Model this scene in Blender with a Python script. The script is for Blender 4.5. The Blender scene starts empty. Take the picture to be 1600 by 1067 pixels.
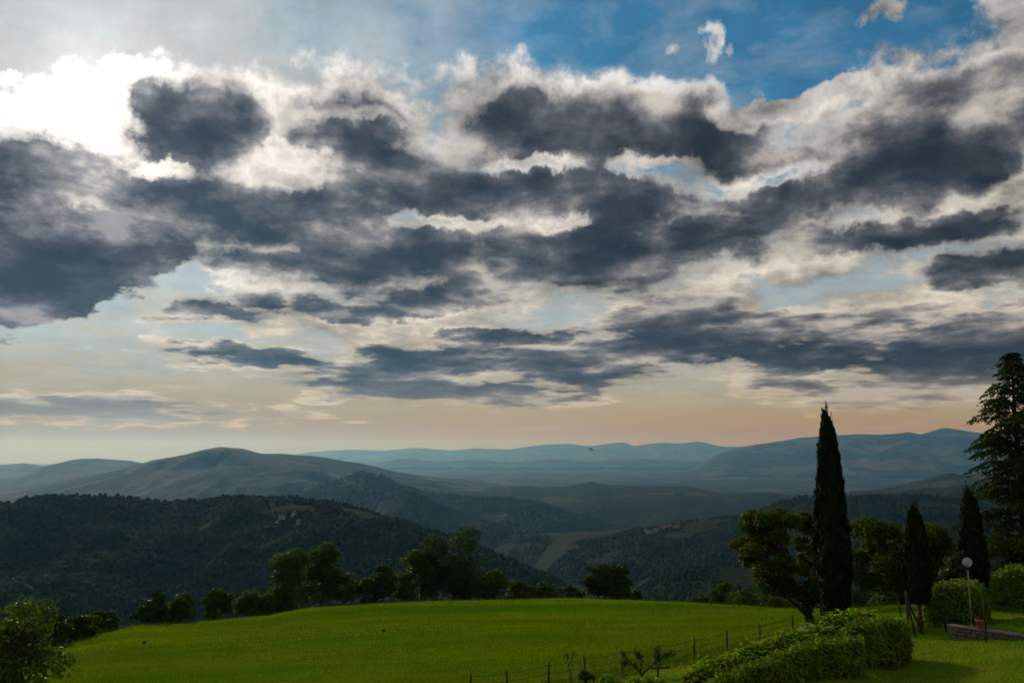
import bpy, bmesh, math, random
import numpy as np
from mathutils import Vector, Matrix, noise as mnoise

scene = bpy.context.scene
COL = scene.collection
R = math.radians

# ---------------------------------------------------------------- camera
FPX = 1333.0                      # focal length in pixels of the 1600 px wide photograph
PITCH = math.atan((705 - 533.5) / FPX)
CAM = Vector((0.0, 0.0, 9.0))     # an upper window, nine metres over the lawn
cam_data = bpy.data.cameras.new('camera')
cam_data.sensor_width = 36.0
cam_data.lens = 36.0 * FPX / 1600.0
cam_data.clip_start = 0.1
cam_data.clip_end = 200000.0
cam = bpy.data.objects.new('camera', cam_data)
cam.location = CAM
cam.rotation_euler = (math.pi / 2 + PITCH, 0, 0)
COL.objects.link(cam)
scene.camera = cam


def ray(u, v):
    x = (u - 800.0) / FPX
    y = (533.5 - v) / FPX
    f = Vector((0, math.cos(PITCH), math.sin(PITCH)))
    up = Vector((0, -math.sin(PITCH), math.cos(PITCH)))
    return (Vector((1, 0, 0)) * x + up * y + f).normalized()


def azel(u, v):
    d = ray(u, v)
    return math.degrees(math.atan2(d.x, d.y)), math.degrees(math.asin(d.z))


def at(u, v, dist):
    """Point seen at pixel u,v at a horizontal distance dist from the camera."""
    d = ray(u, v)
    return CAM + d * (dist / math.hypot(d.x, d.y))


def lin(r, g, b):
    def f(c):
        c /= 255.0
        return c / 12.92 if c <= 0.04045 else ((c + 0.055) / 1.055) ** 2.4
    return (f(r), f(g), f(b), 1.0)


SUN_AZ, SUN_EL = azel(145, 150)

# ---------------------------------------------------------------- render settings
vs = scene.view_settings
vs.view_transform = 'Standard'
vs.look = 'None'
vs.gamma = 1.0
vs.exposure = 0.0
vs.use_curve_mapping = False
cy = scene.cycles
cy.use_denoising = True
cy.max_bounces = 5
cy.diffuse_bounces = 3
cy.glossy_bounces = 2
cy.transmission_bounces = 4
cy.transparent_max_bounces = 12
cy.volume_bounces = 0
cy.caustics_reflective = False
cy.caustics_refractive = False
cy.sample_clamp_indirect = 4.0

# ---------------------------------------------------------------- sun, veiled by thin cloud
sun_data = bpy.data.lights.new('sun', 'SUN')
sun_data.energy = 2.0
sun_data.angle = R(6)
sun_data.color = (1.0, 0.80, 0.52)
sun = bpy.data.objects.new('sun', sun_data)
COL.objects.link(sun)
_sd = Vector((math.sin(R(SUN_AZ)) * math.cos(R(SUN_EL)), math.cos(R(SUN_AZ)) * math.cos(R(SUN_EL)), math.sin(R(SUN_EL))))
sun.rotation_euler = _sd.to_track_quat('Z', 'Y').to_euler()
sun.location = (-200, 400, 300)
# ---------------------------------------------------------------- small node language
class S:
    """A socket that can be computed with."""
    def __init__(self, t, s):
        self.t, self.s = t, s

    def _m(self, op, *a, clamp=False):
        n = self.t.nodes.new('ShaderNodeMath')
        n.operation = op
        n.use_clamp = clamp
        for i, v in enumerate((self,) + a):
            put(self.t, n.inputs[i], v)
        return S(self.t, n.outputs[0])

    def __add__(self, o): return self._m('ADD', o)
    def __radd__(self, o): return self._m('ADD', o)
    def __sub__(self, o): return self._m('SUBTRACT', o)
    def __rsub__(self, o): return (self * -1.0) + o
    def __mul__(self, o): return self._m('MULTIPLY', o)
    def __rmul__(self, o): return self._m('MULTIPLY', o)
    def __truediv__(self, o): return self._m('DIVIDE', o)
    def madd(self, a, b): return self._m('MULTIPLY_ADD', a, b)
    def pow(self, o): return self._m('POWER', o)
    def exp(self): return self._m('EXPONENT')
    def max(self, o): return self._m('MAXIMUM', o)
    def min(self, o): return self._m('MINIMUM', o)
    def smin(self, o, k): return self._m('SMOOTH_MIN', o, k)
    def clamp(self): return self._m('ADD', 0.0, clamp=True)

    def step(self, a, b, lo=0.0, hi=1.0, smooth=True):
        n = self.t.nodes.new('ShaderNodeMapRange')
        n.interpolation_type = 'SMOOTHSTEP' if smooth else 'LINEAR'
        put(self.t, n.inputs[0], self)
        for i, v in zip((1, 2, 3, 4), (a, b, lo, hi)):
            put(self.t, n.inputs[i], v)
        return S(self.t, n.outputs[0])


def put(t, inp, v):
    if isinstance(v, S):
        t.links.new(v.s, inp)
    elif v is not None:
        inp.default_value = v


def vec(t, op, *a, out=0, scale=None):
    n = t.nodes.new('ShaderNodeVectorMath')
    n.operation = op
    for i, v in enumerate(a):
        put(t, n.inputs[i], v)
    if scale is not None:
        put(t, n.inputs['Scale'], scale)
    return S(t, n.outputs[1 if op in ('LENGTH', 'DOT_PRODUCT', 'DISTANCE') else 0])


def sep(t, v):
    n = t.nodes.new('ShaderNodeSeparateXYZ')
    put(t, n.inputs[0], v)
    return [S(t, n.outputs[i]) for i in range(3)]


def comb(t, x, y, z):
    n = t.nodes.new('ShaderNodeCombineXYZ')
    for i, v in enumerate((x, y, z)):
        put(t, n.inputs[i], v)
    return S(t, n.outputs[0])


def noise(t, v, scale, detail=4, rough=0.5, color=False, dist=0.0, norm=True, lac=2.0, kind='FBM'):
    n = t.nodes.new('ShaderNodeTexNoise')
    n.noise_dimensions = '3D'
    n.noise_type = kind
    n.normalize = norm
    put(t, n.inputs['Vector'], v)
    put(t, n.inputs['Scale'], scale)
    put(t, n.inputs['Detail'], detail)
    put(t, n.inputs['Roughness'], rough)
    put(t, n.inputs['Lacunarity'], lac)
    put(t, n.inputs['Distortion'], dist)
    return S(t, n.outputs['Color' if color else 0])


def mix(t, f, a, b, op='MIX'):
    n = t.nodes.new('ShaderNodeMix')
    n.data_type = 'RGBA'
    n.blend_type = op
    n.clamp_factor = True
    put(t, n.inputs[0], f)
    put(t, n.inputs[6], a)
    put(t, n.inputs[7], b)
    return S(t, n.outputs[2])


def ramp(t, f, stops, interp='LINEAR'):
    n = t.nodes.new('ShaderNodeValToRGB')
    put(t, n.inputs[0], f)
    cr = n.color_ramp
    cr.interpolation = interp
    while len(cr.elements) < len(stops):
        cr.elements.new(0.5)
    for e, (p, c) in zip(cr.elements, stops):
        e.position = p
        e.color = c if len(c) == 4 else (*c, 1)
    return S(t, n.outputs[0])


# ---------------------------------------------------------------- world: daylight sky with broken evening cloud
world = bpy.data.worlds.new('World')
scene.world = world
world.use_nodes = True
world.cycles.sampling_method = 'MANUAL'
world.cycles.sample_map_resolution = 512
T = world.node_tree
T.nodes.clear()
_tc = T.nodes.new('ShaderNodeTexCoord')
DIR = S(T, _tc.outputs['Generated'])
dx, dy, dz = sep(T, DIR)
AZ = dx._m('ARCTAN2', dy) * (180 / math.pi)
EL = dz._m('ARCSINE') * (180 / math.pi)
P = comb(T, AZ, EL, 0.0)
# cloud noise space: flattened towards the horizon as layers seen from below are
zq = (dz.max(0.0) + 0.07)._m('LOGARITHM', math.e) * 0.30
Q = comb(T, dx, dy, zq)

warp = noise(T, Q, 9.0, 8, 0.62, color=True, norm=True)
warpv = vec(T, 'MULTIPLY_ADD', warp, (10.5, 5.6, 0.0), (-5.25, -2.8, 0.0))
lowk = EL.step(0.0, 14.0, 0.35, 1.0, smooth=False)
PW = vec(T, 'ADD', P, vec(T, 'SCALE', warpv, scale=lowk))


def blobs(t, p, items, k=0.25):
    acc = None
    for it in items:
        u, v, rx, ry = it[:4]
        o = it[4] if len(it) > 4 else 0.0
        a, e = azel(u, v)
        a1, e1 = azel(u + rx, v)
        a2, e2 = azel(u, v - ry)
        sx, sy = 1 / abs(a1 - a), 1 / abs(e2 - e)
        q = vec(t, 'MULTIPLY_ADD', p, (sx, sy, 0), (-a * sx, -e * sy, o))
        l = vec(t, 'LENGTH', q)
        acc = l if acc is None else acc.smin(l, k)
    return acc


DARK = [
    (285, 222, 135, 85), (388, 192, 62, 46), (20, 275, 260, 85, .15), (200, 310, 230, 62, .1), (140, 340, 160, 60, .1),
    (555, 205, 95, 58), (850, 210, 200, 60), (1050, 215, 215, 62), (620, 262, 190, 42, .30),
    (440, 338, 290, 60), (760, 302, 300, 62), (980, 322, 165, 52),
    (610, 400, 180, 52), (905, 408, 175, 66), (1095, 378, 170, 42),
    (560, 478, 125, 22, .2), (675, 456, 110, 26, .1), (345, 485, 85, 17, .4), (430, 466, 60, 20, .4), (410, 405, 110, 26, .4),
    (1240, 322, 100, 40), (1330, 292, 140, 48), (1420, 228, 150, 56), (1500, 250, 80, 56), (1190, 265, 110, 40, .5),
    (1420, 368, 190, 25), (1540, 412, 150, 32), (1480, 150, 170, 55, .6), (1610, 165, 110, 70, .55),
    (1470, 568, 280, 56), (1590, 535, 180, 62), (1270, 560, 190, 50, .2), (1090, 550, 220, 42, .25), (1000, 560, 140, 34, .2),
    (870, 580, 130, 36, .1), (640, 578, 150, 38), (720, 556, 150, 25, .1), (420, 558, 140, 18, .25), (830, 525, 115, 18, .15),
    (620, 602, 150, 18, .15), (770, 612, 130, 24, .4), (1050, 505, 140, 34, .45), (1300, 510, 230, 34, .5),
    (60, 640, 300, 22, .4),
]
BRIGHT = [
    (790, 170, 260, 72), (560, 178, 170, 80), (1020, 190, 160, 52), (1110, 205, 140, 48), (1300, 165, 160, 34), (1590, 60, 150, 120),
    (1102, 50, 34, 28, .55), (1103, 82, 28, 28, .55), (1050, 75, 30, 18, .7), (1142, 78, 26, 16, .7), (1400, 30, 60, 30, .2), (150, 150, 112, 56), (285, 135, 55, 26, .15), (10, 130, 22, 16, .2), (90, 185, 80, 26, .2),
    (380, 250, 200, 64), (1540, 320, 170, 60), (1400, 470, 280, 44), (1100, 480, 180, 44), (1230, 180, 70, 24, .1), (1450, 90, 110, 44, .3),
    (560, 500, 260, 50, .3), (800, 430, 330, 60, .3), (1300, 410, 200, 60, .3),
]
HOLES = [(400, 268, 120, 28), (250, 262, 60, 14), (480, 240, 45, 30), (845, 256, 55, 13), (1010, 252, 75, 18), (1180, 280, 90, 22), (700, 352, 130, 13), (885, 348, 45, 20), (560, 180, 60, 14),
         (640, 500, 120, 10), (770, 585, 60, 9), (1060, 575, 90, 12), (1290, 585, 55, 12), (1215, 165, 120, 22)]
FRONT = [(10, 345, 95, 88), (90, 380, 100, 72), (160, 395, 95, 60), (235, 388, 85, 42), (60, 430, 170, 58), (95, 465, 80, 32, .1),
         (-80, 400, 180, 120)]

out_fade = (EL - 33.0).step(0.0, 12.0).max((AZ._m('ABSOLUTE') - 33.0).step(0.0, 14.0))
big = noise(T, Q, 2.2, 2, 0.5)
generic = big * -4.2 + 2.75                                 # unseen clouds round the rest of the sky, thickened to dim the land
n1 = noise(T, vec(T, 'MULTIPLY', Q, (0.85, 0.85, 1.9)), 8.5, 8, 0.57)
n2 = noise(T, vec(T, 'MULTIPLY', Q, (1, 1, 1.5)), 22.0, 7, 0.62)
m1, m2 = n1 - 0.5, n2 - 0.5
# the same noise a little higher towards the sun: tells lit tops from shaded undersides
sunw = tuple(_sd * 0.022)
Qs = vec(T, 'ADD', Q, (sunw[0], sunw[1], 0.030))
n1s = noise(T, vec(T, 'MULTIPLY', Qs, (0.85, 0.85, 1.9)), 8.5, 6, 0.57)
lit = n1 - n1s
rD = blobs(T, PW, DARK)
rD = rD.min(generic + 3.0 * (1.0 - out_fade))
nv2 = noise(T, vec(T, 'MULTIPLY', Q, (1.0, 1.0, 3.5)), 17.0, 5, 0.6)
nv = noise(T, vec(T, 'MULTIPLY', Q, (1.0, 1.0, 2.6)), 6.0, 6, 0.58, dist=0.4)
rH = blobs(T, PW, HOLES)
D = (1.17 - rD) + m1 * 2.2 + m2 * 1.1 - (1.4 - rH).max(0.0) * 0.62 + (nv2 - 0.5) * EL.step(7.0, 13.0, 2.2, 0.3)
rB = blobs(T, PW, BRIGHT)
rB = rB.min(generic - 0.35 + 3.0 * (1.0 - out_fade))
B = (1.0 - rB) + m1 * 2.2 + m2 * 1.3 + (1.5 - rH).max(0.0) * 0.7
rF = blobs(T, vec(T, 'MULTIPLY_ADD', warpv, (0.5, 0.5, 0.0), P), FRONT, 0.2)
Fd = (1.0 - rF) + m1 * 1.5 + m2 * 1.0

sdot = vec(T, 'DOT_PRODUCT', DIR, tuple(_sd))
ang = sdot.min(1.0).max(-1.0)._m('ARCCOSINE') * (180 / math.pi)
glow = (ang * (-1 / 9.0)).exp()
halo = (ang * ang * (-1 / (3.7 ** 2))).exp()

# clear air
sky = T.nodes.new('ShaderNodeTexSky')
sky.sky_type = 'NISHITA'
sky.sun_disc = False
sky.sun_elevation = R(SUN_EL)
sky.sun_rotation = R(SUN_AZ)
sky.altitude = 500
sky.air_density = 1.0
sky.dust_density = 0.6
sky.ozone_density = 3.0
SKY_STRENGTH = 0.07
base = vec(T, 'MULTIPLY', vec(T, 'SCALE', S(T, sky.outputs[0]), scale=SKY_STRENGTH), comb(T, EL.step(6.0, 20.0, 0.95, 0.36), 0.95, EL.step(6.0, 20.0, 0.9, 1.05)))

# thin high veil: streaky, white round the sun, cream lower down
vcov = EL.step(9.0, 20.0, 0.74, 0.06) + glow * 0.9 + (ang * (-1 / 17.0)).exp() * 1.15 + EL.step(0.0, 5.0, 0.3, 0.0) - AZ.step(-14.0, 8.0) * EL.step(17.0, 23.0) * 0.16
veil = (vcov + (nv - 0.5) * 1.5 + (nv2 - 0.5) * 0.6).clamp()
veil_col = ramp(T, EL.step(0.0, 30.0, smooth=False), [
    (0.00, lin(172, 130, 66)), (0.06, lin(182, 148, 92)), (0.14, lin(194, 176, 142)), (0.26, lin(208, 202, 190)), (0.5, lin(206, 202, 197)), (1.0, lin(202, 200, 199))])
gap = (nv * 0.6 + nv2 * 0.4 + 0.02).step(0.40, 0.58) * EL.step(1.5, 6.0) * EL.step(12.0, 20.0, 1.0, 0.3)
veil_col = mix(T, gap * 0.75, veil_col, mix(T, EL.step(3.0, 8.0), lin(176, 180, 170), lin(172, 194, 206)))
veil_col = vec(T, 'SCALE', veil_col, scale=(glow * 0.34 * EL.step(4.0, 14.0) + halo * 0.5 + 0.84 - EL.step(0.0, 7.0, 0.30, 0.0) * AZ.step(-24.0, 4.0, 1.0, 0.0)))
col = mix(T, veil * 0.94, base, veil_col)

# sunlit cloud
bright_col = ramp(T, EL.step(0.0, 28.0, smooth=False), [
    (0.0, lin(200, 172, 136)), (0.15, lin(204, 190, 170)), (0.4, lin(214, 206, 194)), (0.7, lin(222, 215, 208)), (1.0, lin(222, 219, 216))])
bshade = m2 * 1.5 + m1 * 0.5 + lit * 2.6 + 0.98 - (B - 0.45).max(0.0) * 0.22
bright_col = vec(T, 'SCALE', vec(T, 'SCALE', bright_col, scale=(glow * 0.6 + 0.82 + halo * 4.0)), scale=bshade.max(0.35).min(1.3))
col = mix(T, B.step(-0.06, 0.46) * 0.95, col, bright_col)

# dark undersides
rim = D.step(-0.35, 0.05)
col = mix(T, rim * 0.7, col, vec(T, 'SCALE', bright_col, scale=1.12))
dk = D * 0.75 + m1 * 0.2 - m2 * 1.5 - lit * 4.2 + (nv - 0.5) * 2.2 + 0.08
dark_col = ramp(T, dk.step(-0.45, 1.35, smooth=False), [
    (0.0, lin(206, 200, 192)), (0.18, lin(178, 172, 167)), (0.34, lin(128, 126, 128)), (0.52, lin(80, 82, 89)), (0.76, lin(40, 46, 57)), (1.0, lin(24, 31, 42))])
dark_col = mix(T, EL.step(1.0, 5.5, 0.75, 0.0), dark_col, lin(156, 138, 118))
dark_col = vec(T, 'SCALE', dark_col, scale=glow * 1.0 + 0.86)
col = mix(T, D.step(-0.06, 0.40) * 0.97, col, dark_col)

# nearer cumulus at the left
ftop = (EL * 0.030 + 0.22 + m2 * 1.8 + lit * 2.6 - Fd * 0.36 + (nv - 0.5) * 0.6).clamp()
front_col = ramp(T, ftop, [(0.0, lin(34, 32, 38)), (0.45, lin(66, 66, 75)), (0.8, lin(116, 114, 122)), (1.0, lin(150, 146, 150))])
col = mix(T, Fd.step(0.0, 0.18) * 0.98, col, front_col)

# fine texture through every cloud
col = vec(T, 'SCALE', col, scale=(m2 * 0.55 + (nv2 - 0.5) * 0.35 + m1 * 0.25 + 1.0) * EL.step(0.0, 6.0) + (1.0 - EL.step(0.0, 6.0)))
bg = T.nodes.new('ShaderNodeBackground')
put(T, bg.inputs['Color'], col)
bg.inputs['Strength'].default_value = 1.0
wo = T.nodes.new('ShaderNodeOutputWorld')
T.links.new(bg.outputs[0], wo.inputs['Surface'])
# ---------------------------------------------------------------- helpers
RNG = np.random.default_rng(7)


def link(o, parent=None):
    COL.objects.link(o)
    if parent is not None:
        o.parent = parent
    return o


def tag(o, label=None, cat=None, group=None, kind=None):
    if label: o['label'] = label
    if cat: o['category'] = cat
    if group: o['group'] = group
    if kind: o['kind'] = kind
    return o


def empty(name, loc, rz=0.0, parent=None):
    o = bpy.data.objects.new(name, None)
    o.empty_display_size = 0.3
    o.location = loc
    o.rotation_euler = (0, 0, rz)
    return link(o, parent)


def mesh_np(name, verts, faces, smooth=False):
    """verts (N,3), faces (M,k) numpy -> mesh"""
    verts = np.asarray(verts, dtype=np.float32)
    faces = np.asarray(faces, dtype=np.int32)
    m = bpy.data.meshes.new(name)
    k = faces.shape[1]
    m.vertices.add(len(verts))
    m.vertices.foreach_set('co', verts.ravel())
    m.loops.add(faces.size)
    m.loops.foreach_set('vertex_index', faces.ravel())
    m.polygons.add(len(faces))
    m.polygons.foreach_set('loop_start', np.arange(0, faces.size, k, dtype=np.int32))
    m.polygons.foreach_set('loop_total', np.full(len(faces), k, dtype=np.int32))
    if smooth:
        m.polygons.foreach_set('use_smooth', np.ones(len(faces), dtype=bool))
    m.update(calc_edges=True)
    return m


def obj(name, mesh, mat, parent=None, loc=None):
    if mat is not None and not mesh.materials:
        mesh.materials.append(mat)
    o = bpy.data.objects.new(name, mesh)
    if loc is not None:
        o.location = loc
    return link(o, parent)


class MB:
    """Collects tubes, boxes and lathes into one mesh."""
    def __init__(self):
        self.v, self.f = [], []

    def tube(self, pts, radii, n=8, cap=True):
        b = len(self.v)
        pts = [Vector(p) for p in pts]
        for i, p in enumerate(pts):
            d = (pts[min(i + 1, len(pts) - 1)] - pts[max(i - 1, 0)])
            d = d.normalized() if d.length > 1e-9 else Vector((0, 0, 1))
            a = d.orthogonal().normalized() if i == 0 else (a - d * a.dot(d)).normalized()
            c = d.cross(a)
            for k in range(n):
                t = 2 * math.pi * k / n
                self.v.append(p + (a * math.cos(t) + c * math.sin(t)) * radii[i])
        for i in range(len(pts) - 1):
            for k in range(n):
                k2 = (k + 1) % n
                self.f.append((b + i * n + k, b + i * n + k2, b + (i + 1) * n + k2, b + (i + 1) * n + k))
        if cap:
            self.f.append(tuple(b + k for k in reversed(range(n))))
            e = b + (len(pts) - 1) * n
            self.f.append(tuple(e + k for k in range(n)))
        return self

    def lathe(self, prof, n=20, c=(0, 0, 0)):
        b = len(self.v)
        for r, z in prof:
            for k in range(n):
                t = 2 * math.pi * k / n
                self.v.append(Vector((c[0] + r * math.cos(t), c[1] + r * math.sin(t), c[2] + z)))
        for i in range(len(prof) - 1):
            for k in range(n):
                k2 = (k + 1) % n
                self.f.append((b + i * n + k, b + i * n + k2, b + (i + 1) * n + k2, b + (i + 1) * n + k))
        self.f.append(tuple(b + k for k in reversed(range(n))))
        e = b + (len(prof) - 1) * n
        self.f.append(tuple(e + k for k in range(n)))
        return self

    def hexa(self, c):
        """eight corners: bottom loop then top loop"""
        b = len(self.v)
        self.v += [Vector(p) for p in c]
        for q in ((3, 2, 1, 0), (4, 5, 6, 7), (0, 1, 5, 4), (1, 2, 6, 5), (2, 3, 7, 6), (3, 0, 4, 7)):
            self.f.append(tuple(b + i for i in q))
        return self

    def box(self, lo, hi):
        x0, y0, z0 = lo
        x1, y1, z1 = hi
        return self.hexa([(x0, y0, z0), (x1, y0, z0), (x1, y1, z0), (x0, y1, z0), (x0, y0, z1), (x1, y0, z1), (x1, y1, z1), (x0, y1, z1)])

    def mesh(self, name, smooth=False):
        m = bpy.data.meshes.new(name)
        m.from_pydata([tuple(p) for p in self.v], [], self.f)
        if smooth:
            for p in m.polygons: p.use_smooth = True
        m.update()
        return m

    def build(self, name, mat, parent=None, smooth=False, loc=None, bevel=0.0):
        o = obj(name, self.mesh(name, smooth), mat, parent, loc)
        if bevel:
            md = o.modifiers.new('bevel', 'BEVEL')
            md.width = bevel
            md.segments = 2
        return o


def _hash(ix, iy, seed):
    h = (ix.astype(np.int64) * 374761393 + iy.astype(np.int64) * 668265263 + seed * 2147483647) & 0xffffffff
    h = ((h ^ (h >> 13)) * 1274126177) & 0xffffffff
    h = h ^ (h >> 16)
    return (h & 0xffff) / 65535.0


def gnoise(x, y, seed=0):
    ix, iy = np.floor(x), np.floor(y)
    fx, fy = x - ix, y - iy
    r = 0
    ux, uy = fx * fx * fx * (fx * (fx * 6 - 15) + 10), fy * fy * fy * (fy * (fy * 6 - 15) + 10)
    def g(i, j):
        a = _hash(ix + i, iy + j, seed) * 2 * np.pi
        return np.cos(a) * (fx - i) + np.sin(a) * (fy - j)
    a = g(0, 0) * (1 - ux) + g(1, 0) * ux
    b = g(0, 1) * (1 - ux) + g(1, 1) * ux
    return (a * (1 - uy) + b * uy) * 1.5


def fbm(x, y, oct=5, seed=0, gain=0.5, ridged=False):
    s, a, f, tot = 0, 1.0, 1.0, 0
    for o in range(oct):
        n = gnoise(x * f, y * f, seed + o * 17)
        if ridged:
            n = 1 - 2 * np.abs(n)
        s = s + a * n
        tot += a
        a *= gain
        f *= 2.03
    return s / tot


# ---------------------------------------------------------------- materials
def mat(name):
    m = bpy.data.materials.new(name)
    m.use_nodes = True
    t = m.node_tree
    t.nodes.clear()
    o = t.nodes.new('ShaderNodeOutputMaterial')
    return m, t, o


def coords(t, which='Object'):
    n = t.nodes.new('ShaderNodeTexCoord')
    return S(t, n.outputs[which])


def position(t):
    n = t.nodes.new('ShaderNodeNewGeometry')
    return S(t, n.outputs['Position'])


def bsdf(t, color, rough=0.8, spec=0.3, normal=None, metal=0.0):
    n = t.nodes.new('ShaderNodeBsdfPrincipled')
    put(t, n.inputs['Base Color'], color)
    put(t, n.inputs['Roughness'], rough)
    put(t, n.inputs['Specular IOR Level'], spec)
    put(t, n.inputs['Metallic'], metal)
    if normal is not None:
        put(t, n.inputs['Normal'], normal)
    return S(t, n.outputs[0])


def bump(t, h, strength=0.5, dist=0.1):
    n = t.nodes.new('ShaderNodeBump')
    n.inputs['Strength'].default_value = strength
    n.inputs['Distance'].default_value = dist
    put(t, n.inputs['Height'], h)
    return S(t, n.outputs[0])


def simple(name, c1, c2, scale=3.0, rough=0.75, spec=0.25, detail=5, bump_d=0.0, metal=0.0):
    m, t, o = mat(name)
    co = coords(t)
    n = noise(t, co, scale, detail, 0.6)
    c = mix(t, n.step(0.3, 0.7), c1, c2)
    nm = bump(t, noise(t, co, scale * 4, 4, 0.6), 0.8, bump_d) if bump_d else None
    t.links.new(bsdf(t, c, rough, spec, nm, metal).s, o.inputs[0])
    return m


def leafy(name, c1, c2, trans=0.35, scale=0.6, rough=0.5, tint=None, tint_amt=0.0, spec=0.1):
    """Foliage: a diffuse face that lets some light through; colour varies leaf by leaf and clump by clump."""
    m, t, o = mat(name)
    g = t.nodes.new('ShaderNodeNewGeometry')
    rnd = S(t, g.outputs['Random Per Island'])
    co = coords(t)
    n = noise(t, co, scale, 3, 0.6)
    f = (rnd * 0.55 + n.step(0.3, 0.7) * 0.45)
    c = mix(t, f, c1, c2)
    if tint is not None:
        c = mix(t, noise(t, vec(t, 'ADD', co, (7.3, 1.1, 4.2)), scale * 0.8, 2, 0.5).step(0.48, 0.64) * tint_amt, c, tint)
    p = bsdf(t, c, rough, spec)
    tr = t.nodes.new('ShaderNodeBsdfTranslucent')
    put(t, tr.inputs['Color'], mix(t, 1.0, c, (1.25, 1.35, 0.55, 1), 'MULTIPLY'))
    mx = t.nodes.new('ShaderNodeMixShader')
    mx.inputs[0].default_value = trans
    t.links.new(p.s, mx.inputs[1])
    t.links.new(tr.outputs[0], mx.inputs[2])
    t.links.new(mx.outputs[0], o.inputs[0])
    return m
# ---------------------------------------------------------------- near ground: garden terrace, meadow and the drop behind its brow
EDGE = [(-400, 70, 1040), (0, 88, 1032), (100, 97, 1009), (210, 115, 978), (300, 125, 974), (420, 136, 962), (480, 141, 949), (640, 150, 941), (800, 155, 937),
        (900, 155, 936), (1000, 150, 939), (1100, 140, 944), (1200, 125, 950), (1300, 108, 956), (1400, 84, 964), (1480, 66, 968), (1600, 60, 962), (2000, 60, 965)]
_ea, _er, _ez = [], [], []
for u, r, v in EDGE:
    a, e = azel(u, v)
    _ea.append(R(a)); _er.append(r); _ez.append(CAM.z + r * math.tan(R(e)))
_na = [R(azel(u, 1030)[0]) for u in (-400, 0, 400, 735, 913, 1083, 1187, 1290, 1400, 1600, 2000)]
_nz = [-3.4, -2.8, -2.3, -1.7, -1.4, -0.7, -0.25, 0.45, 0.85, 1.6, 2.0]
_ta = [R(azel(u, 1000)[0]) for u in (1250, 1400, 1600)]


def ground_np(x, y):
    x = np.asarray(x, dtype=float); y = np.asarray(y, dtype=float)
    r = np.hypot(x, y)
    a = np.arctan2(x, np.maximum(y, -1e9))
    re = np.interp(a, _ea, _er)
    ze = np.interp(a, _ea, _ez)
    zn = np.interp(a, _na, _nz)
    flat = np.interp(a, _ta, [0, 1, 1])           # the lawn stays level to about 48 m
    r1 = 40 + 9 * flat
    # slopes
    m0 = np.interp(a, _na, [-.06, -.06, -.06, -.06, -.07, -.10, -.12, -.06, 0, 0, 0])
    m1 = (ze - zn) / (re - r1)
    me = m1 * 1.15 - 0.015
    def herm(t, h, p0, s0, p1, s1):
        return (2*t**3-3*t**2+1)*p0 + (t**3-2*t**2+t)*h*s0 + (-2*t**3+3*t**2)*p1 + (t**3-t**2)*h*s1
    h = re - r1
    t = np.clip((r - r1) / h, 0, 1)
    z = herm(t, h, zn, (m0 + m1) * 0.5, ze, me)
    inner = zn + (r - r1) * (m0 + m1) * 0.5 * (1 - flat) * np.clip((r1 - r) / 20 + 0.6, 0.6, 1) * (r < r1)
    inner = np.where(r < 22, np.minimum(inner, 2.0), inner)
    z = np.where(r < r1, inner, z)
    q = np.maximum(r - re, 0)
    far = ze + me * q - 0.0045 * q ** 2
    far = np.where(q > 55, ze + me * 55 - 0.0045 * 55 ** 2 + (me - 0.0045 * 110) * (q - 55), far)
    far = np.maximum(far, -300)
    z = np.where(r > re, far, z)
    w = np.clip((r - 45) / 30, 0, 1)
    z = z + fbm(x / 26, y / 26, 3, 3) * 0.35 * w + fbm(x / 7, y / 7, 2, 9) * 0.06 * np.clip((r - 36) / 20, 0, 1)
    return z


def G(x, y):
    return float(ground_np(np.array([x]), np.array([y]))[0])


def foot(u, r):
    """Ground point straight below pixel column u at distance r."""
    a = R(azel(u, 960)[0])
    x, y = r * math.sin(a), r * math.cos(a)
    return Vector((x, y, G(x, y)))


def edge_r(u):
    return float(np.interp(R(azel(u, 960)[0]), _ea, _er))


# fence / hedge line divides meadow from lawn
LINE = [at(600, 1067, 36), at(735, 1067, 38), at(913, 1064, 41), at(1083, 1035, 45), at(1187, 1015, 52), at(1330, 985, 58), at(1480, 960, 66), at(1700, 950, 75)]
_lx = [p.x for p in LINE]; _ly = [p.y for p in LINE]

m_meadow, t, o = mat('meadow_grass_soil')
p = position(t)
ps = vec(t, 'MULTIPLY', p, (0.6, 1.0, 1.0))
n1_ = noise(t, ps, 0.045, 5, 0.6)
n2_ = noise(t, vec(t, 'MULTIPLY', p, (0.5, 1.4, 1.0)), 0.32, 6, 0.65)
n3_ = noise(t, vec(t, 'MULTIPLY', p, (0.8, 1.0, 1.0)), 3.5, 5, 0.7)
c = mix(t, n1_.step(0.36, 0.64), (0.065, 0.150, 0.003, 1), (0.150, 0.190, 0.005, 1))
c = mix(t, n2_.step(0.42, 0.7) * 0.55, c, (0.045, 0.095, 0.002, 1))
c = mix(t, n3_.step(0.45, 0.8) * 0.5, c, (0.150, 0.170, 0.008, 1))
# a worn strip of bare earth on the brow
wp = at(1130, 967, 95)
dd = vec(t, 'LENGTH', vec(t, 'MULTIPLY', vec(t, 'SUBTRACT', p, tuple(wp)), (1 / 9.0, 1 / 2.6, 0.0)))
c = mix(t, (1.0 - dd + (n2_ - 0.5) * 2.5).step(0.0, 0.6) * 0.55, c, (0.16, 0.105, 0.055, 1))
nm = bump(t, n3_ * 0.6 + n2_ * 0.8, 0.9, 0.25)
t.links.new(bsdf(t, c, 0.95, 0.0, nm).s, o.inputs[0])

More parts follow.
